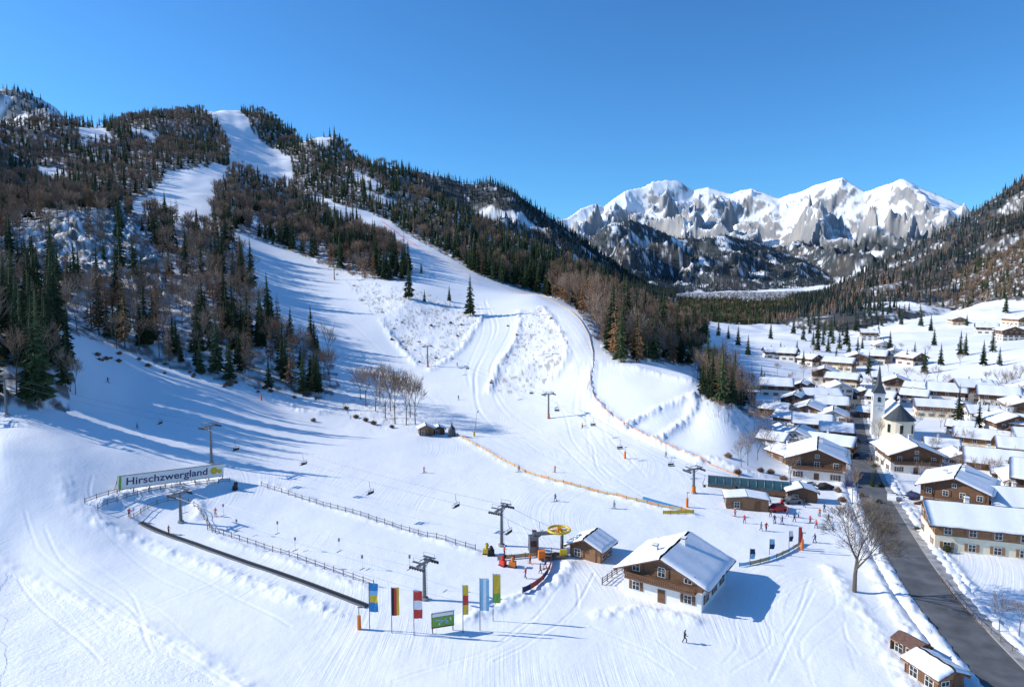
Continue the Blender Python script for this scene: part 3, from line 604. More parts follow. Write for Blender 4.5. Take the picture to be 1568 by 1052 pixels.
# ---------------------------------------------------------------- buildings
def slope_pts(W,L,he,pitch,side,oh,og,s,t,off):
    hw=W/2+oh;x=side*hw*t;z=he+(W/2)*math.tan(pitch)-abs(x)*math.tan(pitch);y=-L/2-og+(L+2*og)*s
    n_=(side*math.sin(pitch),0,math.cos(pitch));return (x+n_[0]*off,y,z+n_[2]*off)
def chalet(W,L,he,pitch=.40,oh=1.1,og=1.3,wall='plaster',upper='wood',balc=True,snow=1.,th=.26,chim=1,rows=2,seed=0,rail='wood',front_door=True,split=None,fl=None,zb=None):
    r=random.Random(seed);parts={};ph=math.tan(pitch)*W/2
    if split is None: split=he*.60 if rows>1 else he*.55
    b=MB();b.box((0,0,split/2-.6),(W,L,split+1.2),0);parts['plaster_walls']=b.mesh('walls',[wall])
    b=MB();b.prism([(-W/2-.06,split),(W/2+.06,split),(W/2+.06,he),(0,he+ph),(-W/2-.06,he)],-L/2-.06,L/2+.06,0);parts['timber_walls']=b.mesh('upper',[upper])
    b=MB()
    for sd in (-1,1):
        q_=[slope_pts(W,L,he,pitch,sd,oh,og,s,t,o) for o in (.05,.22) for s,t in ((0,0),(1,0),(1,1),(0,1))]
        b.add(q_,[(0,1,2,3),(7,6,5,4),(0,4,5,1),(1,5,6,2),(2,6,7,3),(3,7,4,0)],0)
    for s in (0,1): # purlins
        for t in (0,.5,.98):
            for sd in (-1,1):
                p=slope_pts(W,L,he,pitch,sd,oh,og,s,t,-.08);b.box((p[0],p[1]+(.6 if s==0 else -.6),p[2]),(.18,1.2,.2),1)
    parts['roof']=b.mesh('roof',['roof',upper])
    if snow>0:
        b=MB();ns,nt_=16,9
        for sd in (-1,1):
            grid=[]
            for i_ in range(ns+1):
                row=[]
                for j_ in range(nt_+1):
                    s=i_/ns;t=j_/nt_*(snow if sd>0 else 1.)
                    if i_==0: s+=r.uniform(.003,.012)
                    if i_==ns: s-=r.uniform(.003,.012)
                    if j_==nt_: t-=r.uniform(.005,.03)
                    edge=1-.55*(j_==nt_ or i_ in (0,ns))
                    row.append((s,t,th*edge*(1+.18*math.sin(i_*1.3+seed)+r.uniform(-.08,.08))))
                grid.append(row)
            vs=[slope_pts(W,L,he,pitch,sd,oh,og,s,max(t,0),.222+h) for row in grid for s,t,h in row]
            base=[slope_pts(W,L,he,pitch,sd,oh,og,s,max(t,0),.20) for row in grid for s,t,h in row]
            k=nt_+1;N0=len(vs);fs=[(i_*k+j_,(i_+1)*k+j_,(i_+1)*k+j_+1,i_*k+j_+1) for i_ in range(ns) for j_ in range(nt_)]
            for i_ in range(ns): fs.append((i_*k+nt_,(i_+1)*k+nt_,N0+(i_+1)*k+nt_,N0+i_*k+nt_))
            for j_ in range(nt_):
                fs.append((j_,j_+1,N0+j_+1,N0+j_));fs.append((ns*k+j_,ns*k+j_+1,N0+ns*k+j_+1,N0+ns*k+j_))
            b.add(vs+base,fs,0)
        parts['roof_snow']=b.mesh('roof_snow',['roofsnow'],True)
    b=MB()
    def win(x,y,z,nx,ny,w=1.0,h=1.15,sh=True):
        def bx(dx,off,sx,sy,sz,m,dz=0):
            if ny: b.box((x+dx,y+ny*off,z+dz),(sx,sy,sz),m)
            else: b.box((x+nx*off,y+dx,z+dz),(sy,sx,sz),m)
        bx(0,.06,w+.2,.12,h+.2,0);bx(0,.085,w,.12,h,1);bx(0,.10,.06,.11,h,0);bx(0,.102,w,.11,.05,0,.1)
        if sh:
            bx(-w*.85,.07,w*.48,.1,h+.1,2);bx(w*.85,.07,w*.48,.1,h+.1,2)
    if fl is None:
        fl=[he*.27,he*.78] if rows>1 else [he*.45]
        if rows>2: fl=[he*.16,he*.45,he*.82]
    for z in fl:
        off=.06 if z>split else 0
        nW=max(2,int(W/3.3))
        for i_ in range(nW):
            x=-W/2+W*(i_+.5)/nW
            if z==fl[0] and front_door and i_==nW//2: continue
            win(x,-L/2-off,z,0,-1)
            win(x,L/2+off,z,0,1)
        nL=max(2,int(L/3.6))
        if z+.7<he:
            for i_ in range(nL):
                y=-L/2+L*(i_+.5)/nL;win(W/2+off,y,z,1,0);win(-W/2-off,y,z,-1,0)
    if ph>1.6: win(0,-L/2-.06,he+ph*.3,0,-1,.8,.8,False)
    parts['windows']=b.mesh('windows',['frame','glass',rail])
    b=MB()
    if front_door:
        nW=max(2,int(W/3.3));b.box((-W/2+W*(nW//2+.5)/nW,-L/2-.05,1.05),(1.1,.14,2.1),0)
    parts['door']=b.mesh('door',[rail])
    if balc:
        b=MB();zb=zb or he*.56;b.box((0,-L/2-.66,zb-.08),(W*.9,1.2,.14),0)
        for i_ in range(int(W*.9/.28)): b.box((-W*.45+.14+i_*.28,-L/2-1.22,zb+.42),(.2,.05,.68),0)
        b.box((0,-L/2-1.23,zb+.82),(W*.9,.1,.1),0);b.box((0,-L/2-1.2,zb+.04),(W*.9,.1,.1),0)
        for x in (-W*.44,W*.44): b.box((x,-L/2-1.15,(he+zb)/2),(.14,.14,max(.5,he-zb)),0)
        parts['balcony']=b.mesh('balcony',[rail])
    if chim:
        b=MB()
        for c in range(chim):
            x=(.8+c*1.6)*(1 if c%2==0 else -1);y=L*(.1-.3*c);zt=he+ph-abs(x)*math.tan(pitch)
            b.box((x,y,zt+.5),(.7,.7,1.9),0);b.box((x,y,zt+1.5),(.9,.9,.1),1);b.box((x,y,zt+1.62),(.8,.8,.14),2)
        parts['chimney']=b.mesh('chimney',['plaster','roof','roofsnow'])
    return parts
def place(parts,name,loc,rz=0.,sc=1.):
    e=bpy.data.objects.new(name,None);scene.collection.objects.link(e);e.location=loc;e.rotation_euler=(0,0,rz);e.scale=(sc,)*3
    for k,m in parts.items(): put(m,k,parent=e)
    return e
x,y=25.1,101.2
place(chalet(12.0,11.2,4.3,.40,1.3,1.0,rows=2,chim=2,seed=1,th=.3,split=3.15,fl=[1.75,4.75],zb=3.2),'alpine_chalet',(x,y,HZ(x,y)-.1),-math.radians(34),1.0)
p=GP(905,850);place(chalet(5.6,4.6,2.3,.42,.8,.9,'wood2','wood',False,1,.28,0,1,seed=2,rail='wood2'),'timber_hut',p,-math.radians(32))
VAR=[chalet(12.5,13,5.6,.38,1.2,1.4,rows=2,seed=11,chim=1),chalet(11,15,5.2,.36,1.1,1.2,'plaster2','wood2',rows=2,seed=12,rail='wood2'),
 chalet(13.5,14,7.4,.36,1.2,1.4,rows=3,seed=13,chim=2),chalet(10,11,4.8,.42,1.,1.,'plaster','plaster',False,1.,rows=2,seed=14),
 chalet(9.5,10,4.4,.40,1.,1.,'plaster','wood',True,.55,rows=2,seed=15),chalet(8,9,3.2,.40,.8,.8,'wood','wood',False,1.,rows=1,seed=16)]
HS=[(1250,733,0,-25,1.05),(1205,712,5,20,.9),(1272,700,1,60,.85),(1222,690,3,-30,.95),(1280,678,4,60,.95),(1200,678,5,10,1),(1243,668,0,65,.9),(1275,655,3,-25,.95),(1208,656,4,60,.9),(1238,645,1,-25,.95),(1272,636,0,65,.9),(1188,640,5,50,1.1),(1217,628,4,-20,1.05),(1255,622,1,70,1.),(1283,610,3,-20,1.05),(1187,607,0,60,1.),(1228,606,4,-20,1.),(1290,594,1,60,1.),(1185,690,3,60,.7),(1255,690,4,-30,.7),
 (1262,585,0,-20,1),(1285,568,1,60,1.1),(1203,552,0,60,1),(1183,549,4,70,1.1),(1312,560,1,-30,1.1),(1338,558,0,60,1.1),(1368,553,3,-20,1.1),(1330,522,2,60,1),(1465,498,1,-20,1.1),(1545,522,2,-20,1),(1555,500,1,20,1.1),(1395,560,4,30,1.2),(1350,540,3,-20,1.2),(1510,512,0,60,1.1),(1240,560,4,40,1.1),
 (1388,722,0,-22,1.02),(1440,702,4,60,.85),(1430,640,1,60,.95),(1448,618,0,70,1.05),(1487,616,2,65,.95),(1331,642,5,60,.9),(1322,612,4,-20,.8),(1527,625,0,60,1.05),(1562,640,1,-20,1.),(1502,650,3,70,.95),(1540,668,0,-20,1.),(1502,692,1,60,.95),(1556,706,4,70,1.),(1520,735,0,60,.95),(1567,762,3,-20,.9),(1464,790,2,-30,.88),(1492,846,1,78,1.0),(1402,606,4,60,.9),(1372,600,0,-20,.9),(1350,590,3,70,.9),(1560,805,0,75,.85),(1590,700,0,60,1),(1610,780,2,60,1),(1600,640,1,60,1),(1470,668,4,60,.8),(1470,640,0,-20,.8),(1530,645,4,60,.8),(1575,670,0,60,.9),(1350,622,0,60,.8),(1465,720,3,-20,.75),(1545,745,4,60,.8),(1400,620,0,60,.8),(1580,615,0,20,1),(1505,605,4,60,.9)]
for u,v,k,a,s in HS:
    p=GP(u,v);f=Vector((p.x,p.y,0)).normalized()*5;xx,yy=p.x+f.x,p.y+f.y
    place(VAR[k],'alpine_house' if k!=5 else 'timber_barn',(xx,yy,HZ(xx,yy)-.1),math.radians(a+random.uniform(-12,12)),s)
def hut(W,L,h,wall='wood2',roofm='roofsnow',pitch=.12,th=.25):
    return chalet(W,L,h,pitch,.5,.5,wall,wall,False,1. if roofm=='roofsnow' else 0,th,0,1,seed=5,rail='wood')
place(hut(8.2,4.2,2.4),'ticket_hut',GP(1142,776),math.radians(-12))
place(hut(4.2,3.2,2.2,'wood2',pitch=.4),'timber_shed',GP(652,666),math.radians(15))
place(hut(3.,2.6,1.8,'wood',pitch=.4),'timber_shed',GP(672,664),math.radians(15))
place(hut(3.6,4.4,1.9,'wood2',pitch=.35,th=.3),'garden_shed',GP(1430,1042),math.radians(15))
p=GP(1395,1000);place(chalet(2.2,3.2,1.6,.45,.3,.3,'wood2','wood2',False,.0,.2,0,1,seed=8),'garden_shed',p,math.radians(20))
place(hut(6,4,2.3,'wood',pitch=.3),'timber_shed',GP(1225,765),math.radians(-10))
# church
def church():
    P={};b=MB();b.box((0,0,2.8),(8.4,13,7),0)
    n_=8
    vs=[(math.sin(a)*4.2,-6.5-math.cos(a)*3.6,z) for z in (-.7,6.2) for a in [(-1+2*i/n_)*math.pi/2 for i in range(n_+1)]]
    b.add(vs,[(i,i+1,i+1+n_+1,i+n_+1) for i in range(n_)]+[tuple(range(n_+1,2*n_+2))],0);P['nave_and_apse_walls']=b.mesh('nave',['plaster2'])
    b=MB();b.add([(-4.7,-6.5,6.2),(4.7,-6.5,6.2),(4.7,7,6.2),(-4.7,7,6.2),(0,-6.5,11),(0,7,11)],[(0,4,5,3),(1,2,5,4),(2,3,5)],0)
    vs=[(0,-6.5,11)]+[(math.sin(a)*4.7,-6.5-math.cos(a)*4.1,6.2) for a in [(-1+2*i/n_)*math.pi/2 for i in range(n_+1)]]
    b.add(vs,[(0,i,i+1) for i in range(1,n_+1)],1);P['nave_roof']=b.mesh('naveroof',['roofsnow','copper'])
    b=MB()
    for sd in (-1,1):
        for y in (-4,-.5,3):
            b.box((sd*4.22,y,3.6),(.1,1.0,2.6),0);b.cyl((sd*4.17,y,4.9),(sd*4.27,y,4.9),.5,.5,12,0)
    for a in (-.9,0,.9):
        b.box((math.sin(a)*4.1,-6.5-math.cos(a)*3.55,3.6),(.9,.3,2.6),0,a)
    P['windows']=b.mesh('cw',['glass'])
    b=MB();tx,ty=-5.6,-3;b.box((tx,ty,6.5),(3.4,3.4,14.5),0)
    b.box((tx,ty,10.2),(3.6,3.6,.2),0);b.box((tx,ty,13.8),(3.7,3.7,.25),0);P['tower']=b.mesh('tower',['plaster'])
    b=MB()
    for dx,dy in ((0,-1),(0,1),(1,0),(-1,0)):
        b.box((tx+dx*1.71,ty+dy*1.71,11.9),(.9 if dx==0 else .1,.9 if dy==0 else .1,1.6),0)
        b.cyl((tx+dx*1.7,ty+dy*1.7,8.9),(tx+dx*1.78,ty+dy*1.78,8.9),.62,.62,16,1)
        b.box((tx+dx*1.8,ty+dy*1.8,9.1),(.07,.07,.5),0)
    P['bell_openings_and_clock']=b.mesh('bells',['glass','frame'])
    b=MB()
    sq=[(tx-1.9,ty-1.9,13.9),(tx+1.9,ty-1.9,13.9),(tx+1.9,ty+1.9,13.9),(tx-1.9,ty+1.9,13.9)]
    oc=[(tx+.95*math.cos(math.pi/8+i*math.pi/4),ty+.95*math.sin(math.pi/8+i*math.pi/4),16.6) for i in range(8)]
    b.add(sq+oc,[(0,1,4+6,4+5),(1,2,4+0,4+7),(2,3,4+2,4+1),(3,0,4+4,4+3),(0,4+5,4+4),(1,4+7,4+6),(2,4+1,4+0),(3,4+3,4+2)],0)
    b.add(oc+[(tx,ty,23.4)],[(i,(i+1)%8,8) for i in range(8)],0);b.cyl((tx,ty,23),(tx,ty,24.6),.06,.04,5,1);b.box((tx,ty,24.1),(.6,.08,.1),1);P['spire']=b.mesh('spire',['copper','yellow'])
    return P
p=GP(1388,672);place(church(),'church',(p.x,p.y+8,HZ(p.x,p.y+8)),math.radians(-18),1.12)
# conveyor tunnel building with arched glazing
b=MB();Lb,Wb=17.5,3.6
arc=[(-Wb/2,0),(-Wb/2,1.6)]+[(-Wb/2*math.cos(a),1.6+1.3*math.sin(a)) for a in [i*math.pi/8 for i in range(1,8)]]+[(Wb/2,1.6),(Wb/2,0)]
b.prism(arc,-Lb/2,Lb/2,0);b.prism([(x*1.02,z*1.0+.0) for x,z in [(-Wb/2,0),(-Wb/2,1.0),(Wb/2,1.0),(Wb/2,0)]],-Lb/2-.05,Lb/2+.05,1)
for i_ in range(11):
    yy=-Lb/2+i_*Lb/10
    for k in range(1,len(arc)-2):
        b.cyl((arc[k][0]*1.02,yy,arc[k][1]*1.01+.02),(arc[k+1][0]*1.02,yy,arc[k+1][1]*1.01+.02),.07,.07,4,2)
b.box((0,0,3.0),(.5,Lb,.14),3)
pa=GP(1092,742);pb=GP(1200,760);mid=(pa+pb)/2;an=math.atan2(pb.y-pa.y,pb.x-pa.x)
put(b.mesh('tunnel',['glassroof','wood','steel','roofsnow']),'glazed_conveyor_tunnel',(mid.x,mid.y,HZ(mid.x,mid.y)-.1),an-math.pi/2)
# ---------------------------------------------------------------- strips: road, pavement, conveyor
def strip(name,P,o0,o1,dz,m,nc,Zc,drop=0):
    cols=[offs(P,o0+(o1-o0)*k/(nc-1)) for k in range(nc)];vs=[]
    for k in range(nc):
        for i_ in range(len(P)): vs.append((cols[k][i_,0],cols[k][i_,1],Zc[i_]+dz))
    n_=len(P);b=MB();fs=[(k*n_+i_,k*n_+i_+1,(k+1)*n_+i_+1,(k+1)*n_+i_) for k in range(nc-1) for i_ in range(n_-1)]
    if drop:
        o=len(vs)
        for k in (0,nc-1):
            for i_ in range(n_): vs.append((cols[k][i_,0],cols[k][i_,1],Zc[i_]+dz-drop))
        for i_ in range(n_-1): fs.append((i_,i_+1,o+i_+1,o+i_));fs.append(((nc-1)*n_+i_,(nc-1)*n_+i_+1,o+n_+i_+1,o+n_+i_))
    b.add(vs,fs,0)
    return put(b.mesh(name,[m]),name)
RP=resample(ROADP,2.)
zr=np.array([H(p[0],p[1])[0] for p in RP]);
for _ in range(8): zr[1:-1]=(zr[:-2]+2*zr[1:-1]+zr[2:])/4
zr+=.30
strip('road',RP,-3.3,3.3,0,'asphalt',3,zr)
strip('pavement',RP,-5.0,-3.45,.13,'paving',2,zr,.4);strip('kerb',RP,-3.45,-3.3,.125,'concrete',2,zr,.4);strip('kerb',RP,3.3,3.45,.12,'concrete',2,zr,.4)
# ploughed snow along the road
def windrow(name,o,wd,h,seed):
    b=MB();c=offs(RP,o);n_=len(RP)
    P2=resample(c,.7);zz=np.interp(np.linspace(0,1,len(P2)),np.linspace(0,1,n_),zr)
    m=len(P2);vs=[];K=7
    for k in range(K):
        t=k/(K-1)*2-1;q_=offs(P2,t*wd)
        hh=h*(1-t*t)*(.75+1.1*fbm(P2[:,0]/1.8+k*.35,P2[:,1]/1.8,3,seed))
        w2=.35*fbm(P2[:,0]/1.3+k*3,P2[:,1]/1.3,3,seed+3)
        for i_ in range(m): vs.append((q_[i_,0]+w2[i_],q_[i_,1],zz[i_]+max(-.1,hh[i_])-.12))
    b.add(vs,[(k*m+i_,k*m+i_+1,(k+1)*m+i_+1,(k+1)*m+i_) for k in range(K-1) for i_ in range(m-1)],0);put(b.mesh(name,['roofsnow'],True),name)
windrow('ploughed_snow_bank',4.1,1.2,.6,801);windrow('ploughed_snow_bank',-5.5,1.2,.6,811)
# magic carpet conveyor
CP=resample([G(215,800),G(300,835),G(430,880),G(562,928)],1.5);zc=H(CP[:,0],CP[:,1])
for _ in range(6): zc[1:-1]=(zc[:-2]+2*zc[1:-1]+zc[2:])/4
b=MB()
def ribbon(b,P,z,o0,o1,h0,h1,m):
    c0=offs(P,o0);c1=offs(P,o1);n_=len(P)
    for i_ in range(n_-1):
        q_=[(c0[i_,0],c0[i_,1]),(c0[i_+1,0],c0[i_+1,1]),(c1[i_+1,0],c1[i_+1,1]),(c1[i_,0],c1[i_,1])];zz=[z[i_],z[i_+1],z[i_+1],z[i_]]
        b.add([(*q_[k],zz[k]+h1) for k in range(4)]+[(*q_[k],zz[k]+h0) for k in range(4)],[(0,1,2,3),(0,4,5,1),(2,6,7,3)],m)
ribbon(b,CP,zc,-.35,.35,-.3,.22,0);ribbon(b,CP,zc,-.5,-.36,-.3,.28,1);ribbon(b,CP,zc,.36,.5,-.3,.28,1)
put(b.mesh('conveyor',['dark','steel']),'magic_carpet_conveyor')
CP2=resample([G(985,765),G(1045,782)],1.);b=MB();z2=H(CP2[:,0],CP2[:,1]);ribbon(b,CP2,z2,-.25,.25,-.2,.5,0);put(b.mesh('cov',['blue']),'blue_padded_barrier')
# fences & nets
def fence(name,pts,h,sp_,mats,rails=2,net=False,post=.06,col2=None):
    P=resample(line(pts,20),sp_);z=H(P[:,0],P[:,1]);b=MB()
    for i_ in range(len(P)):
        x,y=P[i_];zz=z[i_];b.cyl((x,y,zz-.3),(x+random.uniform(-.05,.05),y+random.uniform(-.05,.05),zz+h+.12),post,post*.85,5,0)
        if i_<len(P)-1:
            x2,y2=P[i_+1];z2_=z[i_+1]
            if net:
                m=1 if not col2 or i_%3 else 2
                sg=.08*random.random()
                b.add([(x,y,zz+.08),(x2,y2,z2_+.08),(x2,y2,z2_+h),((x+x2)/2,(y+y2)/2,(zz+z2_)/2+h-sg),(x,y,zz+h)],[(0,1,2,3,4)],m)
            else:
                for k in range(rails):
                    hh=h*(k+.75)/rails;b.cyl((x,y,zz+hh),(x2,y2,z2_+hh+random.uniform(-.04,.04)),post*.7,post*.7,4,0)
    return put(b.mesh(name,mats),name)
for pts in ([(318,812),(380,832),(450,855),(520,880),(572,898)],[(400,745),(470,768),(560,795),(640,820),(728,845)],[(150,782),(190,762),(240,752),(300,745),(352,740)],[(205,795),(212,776),(250,765),(292,761),(314,778),(303,796),(325,815)],[(130,772),(165,760),(200,750)]):
    fence('wooden_fence',pts,1.0,2.2,['wood3'],2,post=.075)
fence('wooden_fence',[(1440,888),(1475,935),(1520,975),(1568,1012)],1.0,2.,['wood3'],2)
fence('safety_net_fence',[(700,668),(740,690),(790,718),(850,740),(920,757),(990,775),(1062,788)],.62,2.5,['wood3','netbr','netor'],net=True,col2=1,post=.05)
fence('safety_net_fence',[(905,565),(893,590),(915,625),(955,655),(1010,680),(1070,705),(1130,728)],.38,3,['orange','netor'],net=True,post=.05)
fence('safety_net_fence',[(780,446),(840,457),(880,478),(905,512),(920,540),(908,565)],.5,4,['wood3','netbr'],net=True,post=.06)
fence('safety_net_fence',[(585,340),(610,358),(640,378)],.6,4,['red','netred'],net=True,post=.06)
fence('safety_net_fence',[(640,378),(700,412),(735,434)],.3,6,['red','netor'],net=True,post=.06)
fence('banner_fence',[(800,912),(840,892),(858,868),(845,848)],1.0,2.,['steel','netred','navy'],net=True,col2=1)
fence('banner_fence',[(762,858),(790,852),(826,852)],.8,2.,['steel','netbr'],net=True)
fence('banner_fence',[(1132,868),(1180,866),(1212,850),(1230,832)],.7,2.,['steel','netbr','cyan'],net=True,col2=1)
fence('safety_net_fence',[(1015,788),(1062,788)],.8,1.5,['orange','yellow'],net=True,post=.05)
fence('wooden_fence',[(922,895),(935,880),(960,868)],1.1,1.6,['wood3'],3,post=.1)
# ---------------------------------------------------------------- ski lifts
def pylon(name,base,h,ang,arm=4.,pad=None):
    b=MB();b.cyl((0,0,-.5),(0,0,h),.32,.22,10,0);b.box((0,0,h),(.3,arm,.3),0);b.cyl((0,0,-.4),(0,0,.35),.7,.6,10,2)
    for sd in (-1,1):
        y=sd*arm/2;b.box((0,y,h-.12),(2.6,.14,.16),0)
        for k in range(6): b.cyl((-1.2+k*.48,y-.1,h-.3),(-1.2+k*.48,y+.1,h-.3),.2,.2,8,3)
        b.box((0,y*.72,h+.45),(2.2,.5,.06),0)
        for k in (-1,1): b.cyl((k*1.0,y*.72,h+.45),(k*1.0,y*.72,h+1.1),.035,.035,4,0)
        b.cyl((-1,y*.72,h+1.1),(1,y*.72,h+1.1),.035,.035,4,0);b.cyl((0,0,h-.8),(0,y*.8,h-.05),.07,.07,5,0)
    b.box((0,0,h+.65),(.12,arm*.6,.1),0)
    for k in range(int(h/.4)): b.box((.36,0,.6+k*.4),(.03,.4,.03),0)
    for s_ in (-.2,.2): b.cyl((.38,s_,.3),(.36,s_,h),.025,.025,4,0)
    if pad: b.cyl((0,0,0),(0,0,1.6),.45,.45,10,1)
    return put(b.mesh(name,['steel',pad or 'orange','concrete','dark']),name,base,ang)
def cablerun(name,tops,angs,arm,sag=.03):
    b=MB();spots=[]
    for i_ in range(len(tops)-1):
        for sd in (-1,1):
            def en(k):
                a=angs[k];return tops[k]+Vector((-math.sin(a),math.cos(a),0))*sd*arm/2+Vector((0,0,-.05))
            a,c=en(i_),en(i_+1);Ls=(c-a).length;n_=max(4,int(Ls/12));prev=a
            for k in range(1,n_+1):
                t=k/n_;q_=a.lerp(c,t)-Vector((0,0,4*sag*Ls*t*(1-t)*.5));b.cyl(prev,q_,.025,.025,4,0);prev=q_
            spots.append((a,c,sag*Ls*.5,sd))
    return put(b.mesh(name,['steel']),name),spots
def chairmesh():
    b=MB();b.cyl((0,0,0),(0,0,-1.0),.04,.04,5,0);b.cyl((0,0,-1.0),(.35,0,-1.6),.04,.04,5,0)
    for y in (-.8,.8):
        b.cyl((.35,y,-1.6),(.35,y,-2.4),.035,.035,5,0);b.cyl((.35,y,-2.4),(-.35,y,-2.5),.035,.035,5,0)
    b.cyl((.35,-.8,-1.6),(.35,.8,-1.6),.045,.045,5,0);b.box((.0,0,-2.48),(.5,1.6,.08),1);b.box((.36,0,-2.15),(.06,1.6,.45),1);b.cyl((-.4,-.8,-2.1),(-.4,.8,-2.1),.03,.03,5,0)
    return b.mesh('chair',['steel','black'])
def tbar():
    b=MB();b.box((0,0,-.3),(.25,.2,.5),0);b.cyl((0,0,-.5),(0,0,-2.2),.025,.025,4,0);b.box((0,0,-2.25),(.08,1.1,.08),1);return b.mesh('tbar',['steel','black'])
CH,TB=chairmesh(),tbar()
def lift(bases,hs,arm,kind,every,name,cname,pads=None,skip=()):
    P=[GP(*q_) for q_ in bases];A_=[]
    for i_ in range(len(P)):
        a=P[max(0,i_-1)];c=P[min(len(P)-1,i_+1)];A_.append(math.atan2(c.y-a.y,c.x-a.x))
    for i_,p_ in enumerate(P):
        if i_ in skip: continue
        pylon('lift_pylon',p_,hs[i_],A_[i_],arm,pads)
    o,sp_=cablerun(name,[p_+Vector((0,0,h)) for p_,h in zip(P,hs)],A_,arm)
    for a,c,sg,sd in sp_:
        Ls=(c-a).length;k=max(1,int(Ls/every));an=math.atan2(c.y-a.y,c.x-a.x)
        for j_ in range(k):
            t=(j_+.5+.22*sd)/k;q_=a.lerp(c,t)-Vector((0,0,4*sg*t*(1-t)));put(kind,cname,q_,an)
lift([(-80,640),(10,636),(324,710),(768,836),(838,850)],[8,9,9,6.8,4.2],4.2,CH,30,'lift_cable','lift_chair',skip=(4,))
lift([(277,800),(650,917)],[5.8,5.6],3.4,TB,12,'tow_lift_cable','tow_bar')
lift([(1150,765),(1062,755),(840,640),(655,562),(512,428),(420,330),(372,262),(330,185)],[4,5.5,8.5,9.5,10,11,11,9],4,CH,42,'lift_cable','lift_chair','orange',skip=(0,))
for u,v in ((400,612),(957,702),(550,962),(1052,776),(1228,842),(1166,768)):
    b=MB();b.cyl((0,0,-.3),(0,0,1.9),.28,.26,10,0);b.cyl((0,0,1.9),(0,0,3.2),.06,.05,6,1);b.box((.2,0,3.1),(.7,.12,.12),1);put(b.mesh('snow_lance',['orange','steel']),'snow_lance',GP(u,v))
p=GP(726,668);b=MB();b.cyl((0,0,-.3),(.9,0,7.5),.09,.05,6,0);b.cyl((.9,0,7.4),(1.5,0,8),.14,.1,6,1);b.cyl((0,0,-.2),(0,0,1.6),.35,.35,10,2);put(b.mesh('lance',['steel','black','yellow']),'snow_lance',p)
b=MB();b.cyl((0,0,0),(0,0,2.2),1.3,1.1,10,0);b.cyl((0,0,2.2),(0,0,3.2),1.1,.35,10,0);b.cyl((0,0,3.2),(0,0,4.4),.3,.05,8,0);put(b.mesh('turret',['copper']),'playground_turret',GP(692,668))
# bottom station with yellow bullwheel
p=GP(842,848);b=MB()
for x in (-2.2,2.2):
    b.box((x,0,1.8),(.35,.35,4.2),1);b.box((x,.8,1.2),(.25,.25,3.0),1)
b.box((0,0,3.7),(6,.8,.45),1);b.box((-3.0,0,2.0),(1.4,1.4,2.8),1);b.box((-3.0,-.72,2.2),(1.0,.06,1.0),3)
seg=28;Rw=1.9
for k in range(seg):
    a=2*math.pi*k/seg;c=2*math.pi*(k+1)/seg;b.cyl((1.6+Rw*math.cos(a),Rw*math.sin(a),4.15),(1.6+Rw*math.cos(c),Rw*math.sin(c),4.15),.22,.22,6,0)
for k in range(4):
    a=math.pi*k/4;b.box((1.6,0,4.15),(Rw*2,.16,.1),0,a)
b.cyl((1.6,0,3.7),(1.6,0,4.5),.5,.4,10,2);b.box((0,-1.8,.3),(5,2,.35),4);b.box((-2,-2.4,1),(1.1,.8,1.3),2);b.box((1.8,-2.2,.9),(1.2,.5,1.2),0)
put(b.mesh('station',['yellow','steel','orange','glass','wood3']),'lift_bottom_station',p,math.radians(10))
for u,v,m1 in ((745,848,'yellow'),(752,850,'black'),(1197,776,'red'),(815,842,'yellow'),(770,866,'red'),(785,868,'orange'),(360,750,'black')):
    b=MB();b.box((0,0,.5),(1.1,.7,1.0),0);b.cyl((0,0,1.0),(0,0,1.7),.3,.22,8,0);b.cyl((-.1,-.1,1.4),(.1,-.6,1.5),.26,.3,8,1);b.box((0,0,.08),(1.3,.9,.16),1);put(b.mesh('box',[m1,'dark']),'snow_gun',GP(u,v),random.random()*3)
# banner sign
pa=GP(180,758);pb=GP(342,735);d=(pb-pa);d.z=0;Ls=d.length;an=math.atan2(d.y,d.x)
e=bpy.data.objects.new('banner_sign',None);scene.collection.objects.link(e);e.location=(pa.x,pa.y,pa.z);e.rotation_euler=(0,-math.atan2(pb.z-pa.z,Ls),an)
b=MB();b.box((Ls/2,0,2.1),(Ls,.25,2.7),0);b.box((Ls/2,0,.72),(Ls,.3,.1),1);b.box((Ls/2,0,3.47),(Ls,.3,.1),1)
for k in range(8): b.cyl((Ls*k/7,.25,-.5),(Ls*k/7,.25,3.4),.1,.1,6,1);b.cyl((Ls*k/7,.3,2.8),(Ls*k/7,2.2,-.4),.07,.07,5,1)
b.cyl((Ls-2.2,-.13,2.15),(Ls-2.2,-.17,2.15),.8,.8,20,2);b.cyl((Ls-.9,-.13,1.9),(Ls-.9,-.17,1.9),.5,.5,16,2);b.box((.35,-.13,2.1),(.5,.06,2.5),3)
put(b.mesh('panel',['cream','wood3','yellow','green']),'panel',parent=e)
cu=bpy.data.curves.new('lettering','FONT');cu.body='Hirschzwergland';cu.size=2.0;cu.extrude=.02;cu.offset=.02
to=bpy.data.objects.new('tmp',cu);scene.collection.objects.link(to);dg=bpy.context.evaluated_depsgraph_get();tm=bpy.data.meshes.new_from_object(to.evaluated_get(dg));bpy.data.objects.remove(to)
co=np.zeros(len(tm.vertices)*3);tm.vertices.foreach_get('co',co);co=co.reshape(-1,3);wd=co[:,0].max()-co[:,0].min();k=(Ls-5.2)/wd
tm.materials.clear();tm.materials.append(M['purple']);o=put(tm,'lettering',(1.4,-.16,1.5),rot=(math.pi/2,0,0),sc=(k,min(k,1.05),1),parent=e)
